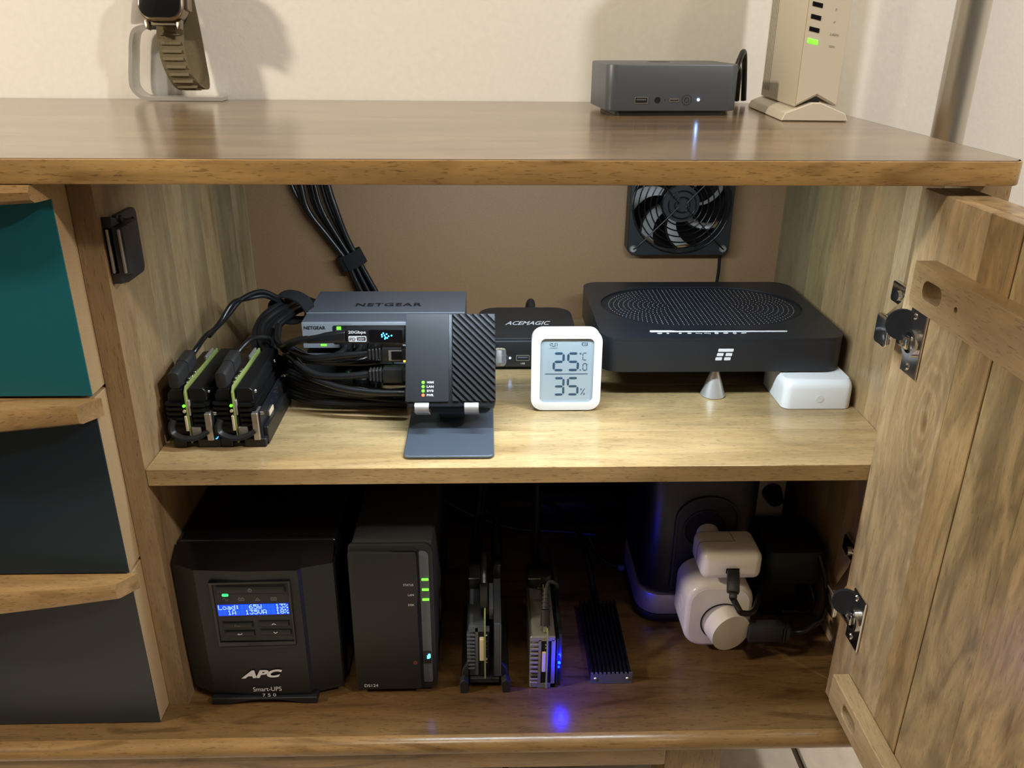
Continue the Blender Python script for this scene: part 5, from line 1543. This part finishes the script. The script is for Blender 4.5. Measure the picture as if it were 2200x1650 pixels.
m = MB(); m.tube([(-0.001, 0.112, 0.007), (-0.002, 0.130, 0.010), (-0.006, 0.16, 0.030), (-0.014, 0.20, 0.045), (-0.03, 0.235, 0.050), (-0.06, 0.265, 0.05)], 0.0034, 8)
part('cable', m, M['cable'], se, ang=80)

# power strip lying at the back
ps = thing('power_strip', 'black power strip lying at the back of the lower compartment', 'power strip', (0.345, 0.335, B))
m = MB(); m.prism([(-0.035, 0.0004), (0.028, 0.0004), (0.028, 0.030), (0.020, 0.042), (-0.022, 0.042), (-0.035, 0.030)], 'yz', -0.130, 0.110, bev=0.003, seg=2, sharp=20)
part('housing', m, M['black'], ps)
for k in range(4):
    m = MB(); m.cyl((-0.10+0.052*k, 0.0, 0.0418), (-0.10+0.052*k, 0.0, 0.0424), 0.019, n=24)
    part('socket', m, M['void'], ps)
m = MB(); m.box(-0.085, -0.045, -0.012, 0.02, 0.0425, 0.085, bev=0.004); m.box(0.0, 0.055, -0.016, 0.02, 0.0425, 0.080, bev=0.004)
part('plugged_adapter', m, M['black'], ps)
m = MB(); m.tube([(0.2260, 0.285, -0.2030), (0.2560, 0.283, -0.2215), (0.2880, 0.281, -0.2345), (0.3230, 0.280, -0.2440), (0.3700, 0.280, -0.2468), (0.4150, 0.272, -0.2470)], 0.0030, 8)
tag(part('cable', m, M['cable'], ang=80), 'thin black cable sagging in front of the power strip behind the storage box', 'cable')
m = MB(); m.tube([(0.3990, 0.215, -0.2130), (0.4080, 0.208, -0.2300), (0.4200, 0.203, -0.2400), (0.4330, 0.200, -0.2450)], 0.0018, 8)
jl = thing('jack_lead', 'thin lead with a ribbed jack plug lying left of the black socket tower', 'cable', (0.43, 0.2, B))
part('sheath', m, M['cable'], jl, True, ang=80)
m = MB(); m.cyl((0.4330, 0.200, -0.2450), (0.4510, 0.1975, -0.2462), 0.0036, 0.0042, 14)
for k in range(5):
    p_ = V((0.4345, 0.1998, -0.2451)).lerp(V((0.4500, 0.1976, -0.2462)), k/4)
    m.cyl(p_, p_+V((0.0016, -0.0002, -0.0001)), 0.0044, n=14)
part('ribbed_plug', m, M['grey_metal'], jl, True)

# socket tower
tw = thing('socket_tower', 'black upright socket tower with a silver band, white plugs in its front', 'power strip', (0.5020, 0.170, B))
m = MB(); m.prism(rrect(-0.0600, 0.0585, -0.0600, 0.0600, 0.024, 8), 'xy', 0.0345, 0.2180, bev=0.008, seg=3, sharp=40)
part('column', m, M['column'], tw)
m = MB(); m.prism(rrect(-0.0606, 0.0591, -0.0606, 0.0606, 0.0245, 8), 'xy', 0.0095, 0.0343, bev=0.001)
part('silver_band', m, M['alu'], tw)
m = MB(); m.prism(rrect(-0.0625, 0.0610, -0.0625, 0.0625, 0.026, 8), 'xy', 0.0004, 0.0093, bev=0.002)
part('base', m, M['black'], tw)
m = MB()
arch = [(-0.0330, 0.045), (0.0330, 0.045)]+[(0.0330*math.cos(R(a)), 0.128+0.027*math.sin(R(a))) for a in range(0, 181, 12)]
arch2 = [(-0.0300, 0.047), (0.0300, 0.047)]+[(0.0300*math.cos(R(a)), 0.128+0.024*math.sin(R(a))) for a in range(0, 181, 12)]
m.prism([(x_+0.003, z_) for x_, z_ in arch], 'xz', -0.0625, -0.0602, holes=[[(x_+0.003, z_) for x_, z_ in arch2]], bev=0.0004, seg=1)
m.prism([(x_+0.003, z_) for x_, z_ in arch2], 'xz', -0.0612, -0.0602, holes=[circle(0.001, 0.117, 0.0225, 30)])
m.ring((0.001, -0.0612, 0.117), (0, -1, 0), 0.0212, 0.0226, 0.0012, 32)
part('socket_plate', m, M['matte'], tw)
m = MB(); m.cyl((0.001, -0.0603, 0.117), (0.001, -0.0608, 0.117), 0.0212, n=30)
part('socket', m, M['void'], tw)
m = MB(); m.box(0.0045, 0.0130, -0.050, -0.030, 0.2182, 0.226, bev=0.001)
part('switch', m, M['grey_metal'], tw)

# white charger in the upper socket
ch = thing('usb_charger', 'glossy white square charger plugged into the upper socket of the black tower', 'charger', (0.5145, 0.050, -0.1545))
m = MB(); m.box(-0.0275, 0.0310, 0.0, 0.0460, 0.0, 0.0300, bev=0.0075, seg=4)
part('body', m, M['warmwhite'], ch, ang=50)
m = MB(); m.tube([(-0.0277, 0.0225, 0.004), (-0.0277, 0.0225, 0.022), (-0.0265, 0.0226, 0.0280), (-0.0215, 0.0228, 0.0301), (0.0060, 0.0230, 0.0301), (0.0080, 0.0250, 0.0301), (0.0070, 0.0380, 0.0301), (0.0065, 0.0440, 0.0285)], 0.0003, 6, 3)
part('adapter_seam', m, M['greyink'], ch, ang=80)
m = MB(); m.cyl((-0.0100, 0.0420, 0.0150), (-0.0085, 0.0590, 0.0160), 0.0105, 0.0115, 24, bev=0.002)
part('plug_neck', m, M['warmwhite'], ch, ang=50)
m = MB(); m.prism(rrect(-0.0045, 0.0085, 0.0085, 0.0145, 0.0010), 'xz', -0.0003, 0.0008)
part('usb_port', m, M['void'], ch)
cc = thing('usb_cable', 'black cable drooping from the front of the white charger', 'cable', (0.5105, 0.045, -0.14))
m = MB()
Tm = Matrix.Translation((0.5165, 0.0485, -0.1415)) @ Matrix.Rotation(R(-12), 4, 'Z') @ Matrix.Rotation(R(30), 4, 'X')
m.box(-0.0058, 0.0058, -0.0230, -0.0005, -0.0035, 0.0035, bev=0.0015, T=Tm)
m.box(-0.0036, 0.0036, -0.0290, -0.0228, -0.0028, 0.0028, bev=0.0012, T=Tm)
part('plug', m, M['black'], cc, True)
e_ = Tm @ V((0, -0.0285, 0))
m = MB(); m.tube([e_, e_+V((0.0050, -0.002, -0.0090)), e_+V((0.0120, 0.004, -0.0200)), e_+V((0.0275, 0.015, -0.0260)), (0.5575, 0.078, -0.1850), (0.5650, 0.095, -0.1960), (0.5640, 0.120, -0.2100), (0.5650, 0.150, -0.2250), (0.5680, 0.165, -0.2440)], 0.0030, 8)
part('sheath', m, M['cable'], cc, True, ang=80)

# smart plug with a round white plug in it
sp = thing('smart_plug', 'rounded white smart plug below the white charger on the black tower', 'plug', (0.5110, 0.057, -0.2020))
m = MB(); m.prism(rrect(-0.0335, 0.0335, -0.0385, 0.0375, 0.0210, 8), 'xz', 0.0, 0.0505, bev=0.0050, seg=4, sharp=40)
part('body', m, M['warmwhite'], sp, ang=50)
m = MB(); m.prism(rrect(-0.0290, 0.0290, -0.0340, 0.0330, 0.0180, 8), 'xz', -0.0003, 0.0004)
part('face_plate', m, M['warmwhite'], sp)
m = MB(); m.ring((0.0045, -0.0004, -0.0070), (0, -1, 0), 0.0212, 0.0224, 0.0003, 36)
part('socket_rim', m, M['void'], sp)
m = MB(); m.ring((-0.0335, 0.022, 0.0000), (-1, 0, 0), 0.0078, 0.0084, 0.0002, 24)
part('side_button', m, M['white'], sp)
rk = thing('round_plug', 'round white plug head in the front of the smart plug', 'plug', (0.5155, 0.0563, -0.2090))
m = MB(); m.cyl((0, -0.0003, 0), (0.0045, -0.0160, -0.0008), 0.0208, 0.0208, 44, bev=0.0008)
part('plug_body', m, M['warmwhite'], rk, ang=50)
m = MB(); m.box(0.0222, 0.0560, -0.0170, -0.0050, -0.0125, 0.0070, bev=0.0015)
m.box(0.0565, 0.0590, -0.0165, -0.0060, -0.0130, 0.0040, bev=0.001); m.box(0.0595, 0.0640, -0.0160, -0.0065, -0.0120, 0.0025, bev=0.001)
part('side_connector', m, M['matte'], rk)
m = MB()
m.tube([(0.0640, -0.0110, -0.0050), (0.0800, -0.0080, -0.0060), (0.0930, 0.003, -0.0070), (0.1060, 0.012, -0.0080), (0.1120, 0.020, 0.004), (0.1110, 0.032, 0.03), (0.1060, 0.046, 0.050)], 0.0026, 8)
m.tube([(0.0360, 0.020, -0.0360), (0.050, 0.012, -0.0290), (0.066, 0.006, -0.0180), (0.084, 0.000, -0.0110), (0.100, 0.010, -0.0110), (0.108, 0.02, -0.013)], 0.0030, 8)
part('lead', m, M['cable'], rk, ang=80)

# adapters at the right of the tower
wa = thing('wall_adapter', 'cream power adapter standing behind the black adapter, right of the tower', 'adapter', (0.5900, 0.180, B))
m = MB(); m.prism([(-0.0245, 0.0), (0.0200, 0.0), (0.0200, 0.0330), (0.0100, 0.045), (-0.0245, 0.045)], 'xy', 0.0004, 0.1350, bev=0.003)
m.prism([(-0.0245, 0.1352), (0.0200, 0.1352), (0.0150, 0.1580), (-0.0200, 0.1620)], 'xz', 0.004, 0.042, bev=0.003)
part('body', m, M['beige'], wa)
m = MB(); m.cyl((0.004, 0.0, 0.118), (0.004, -0.016, 0.116), 0.0110, 0.0085, 20, bev=0.002)
part('plug', m, M['black'], wa)
bb = thing('power_brick', 'black rounded power adapter hanging at the right of the socket tower', 'adapter', (0.5990, 0.099, -0.1965))
m = MB(); m.prism(rrect(-0.0295, 0.0310, 0.0, 0.072, 0.009, 6), 'xy', 0.0, 0.0395, bev=0.0020, sharp=40)
part('body', m, M['matte'], bb)
m = MB()
for (a, b2, c_, d) in ((-0.006, 0.0, 0.015, 0.023), (0.002, 0.008, 0.016, 0.0245), (0.0095, 0.0135, 0.020, 0.0255)):
    m.prism(rrect(a, b2, c_, d, 0.0015, 3), 'xz', -0.0002, 0.0004, holes=[rrect(a+.0006, b2-.0006, c_+.0006, d-.0006, 0.001, 3)])
part('moulded_mark', m, M['black'], bb)
m = MB(); m.prism(rrect(-0.0270, 0.0200, 0.0170, 0.0660, 0.010, 6), 'xy', -0.0535, -0.0005, bev=0.002, sharp=40)
part('lower_body', m, M['black'], bb)
m = MB(); m.tube([(0.0255, 0.030, -0.001), (0.0285, 0.026, -0.014), (0.0315, 0.018, -0.026), (0.0300, 0.010, -0.034), (0.020, 0.004, -0.038), (0.006, 0.002, -0.036), (-0.008, 0.000, -0.034)], 0.0028, 8)
part('lead', m, M['cable'], bb, ang=80)
# light thrown by the blue status lamp of the silver board computer and by the storage box button
light('status_lamp_glow', 'POINT', (0.3520, 0.0085, B+0.0330), (0, 0, 0), 0.16, (0.004, 0.006, 1.0), shadow_soft_size=0.0015)
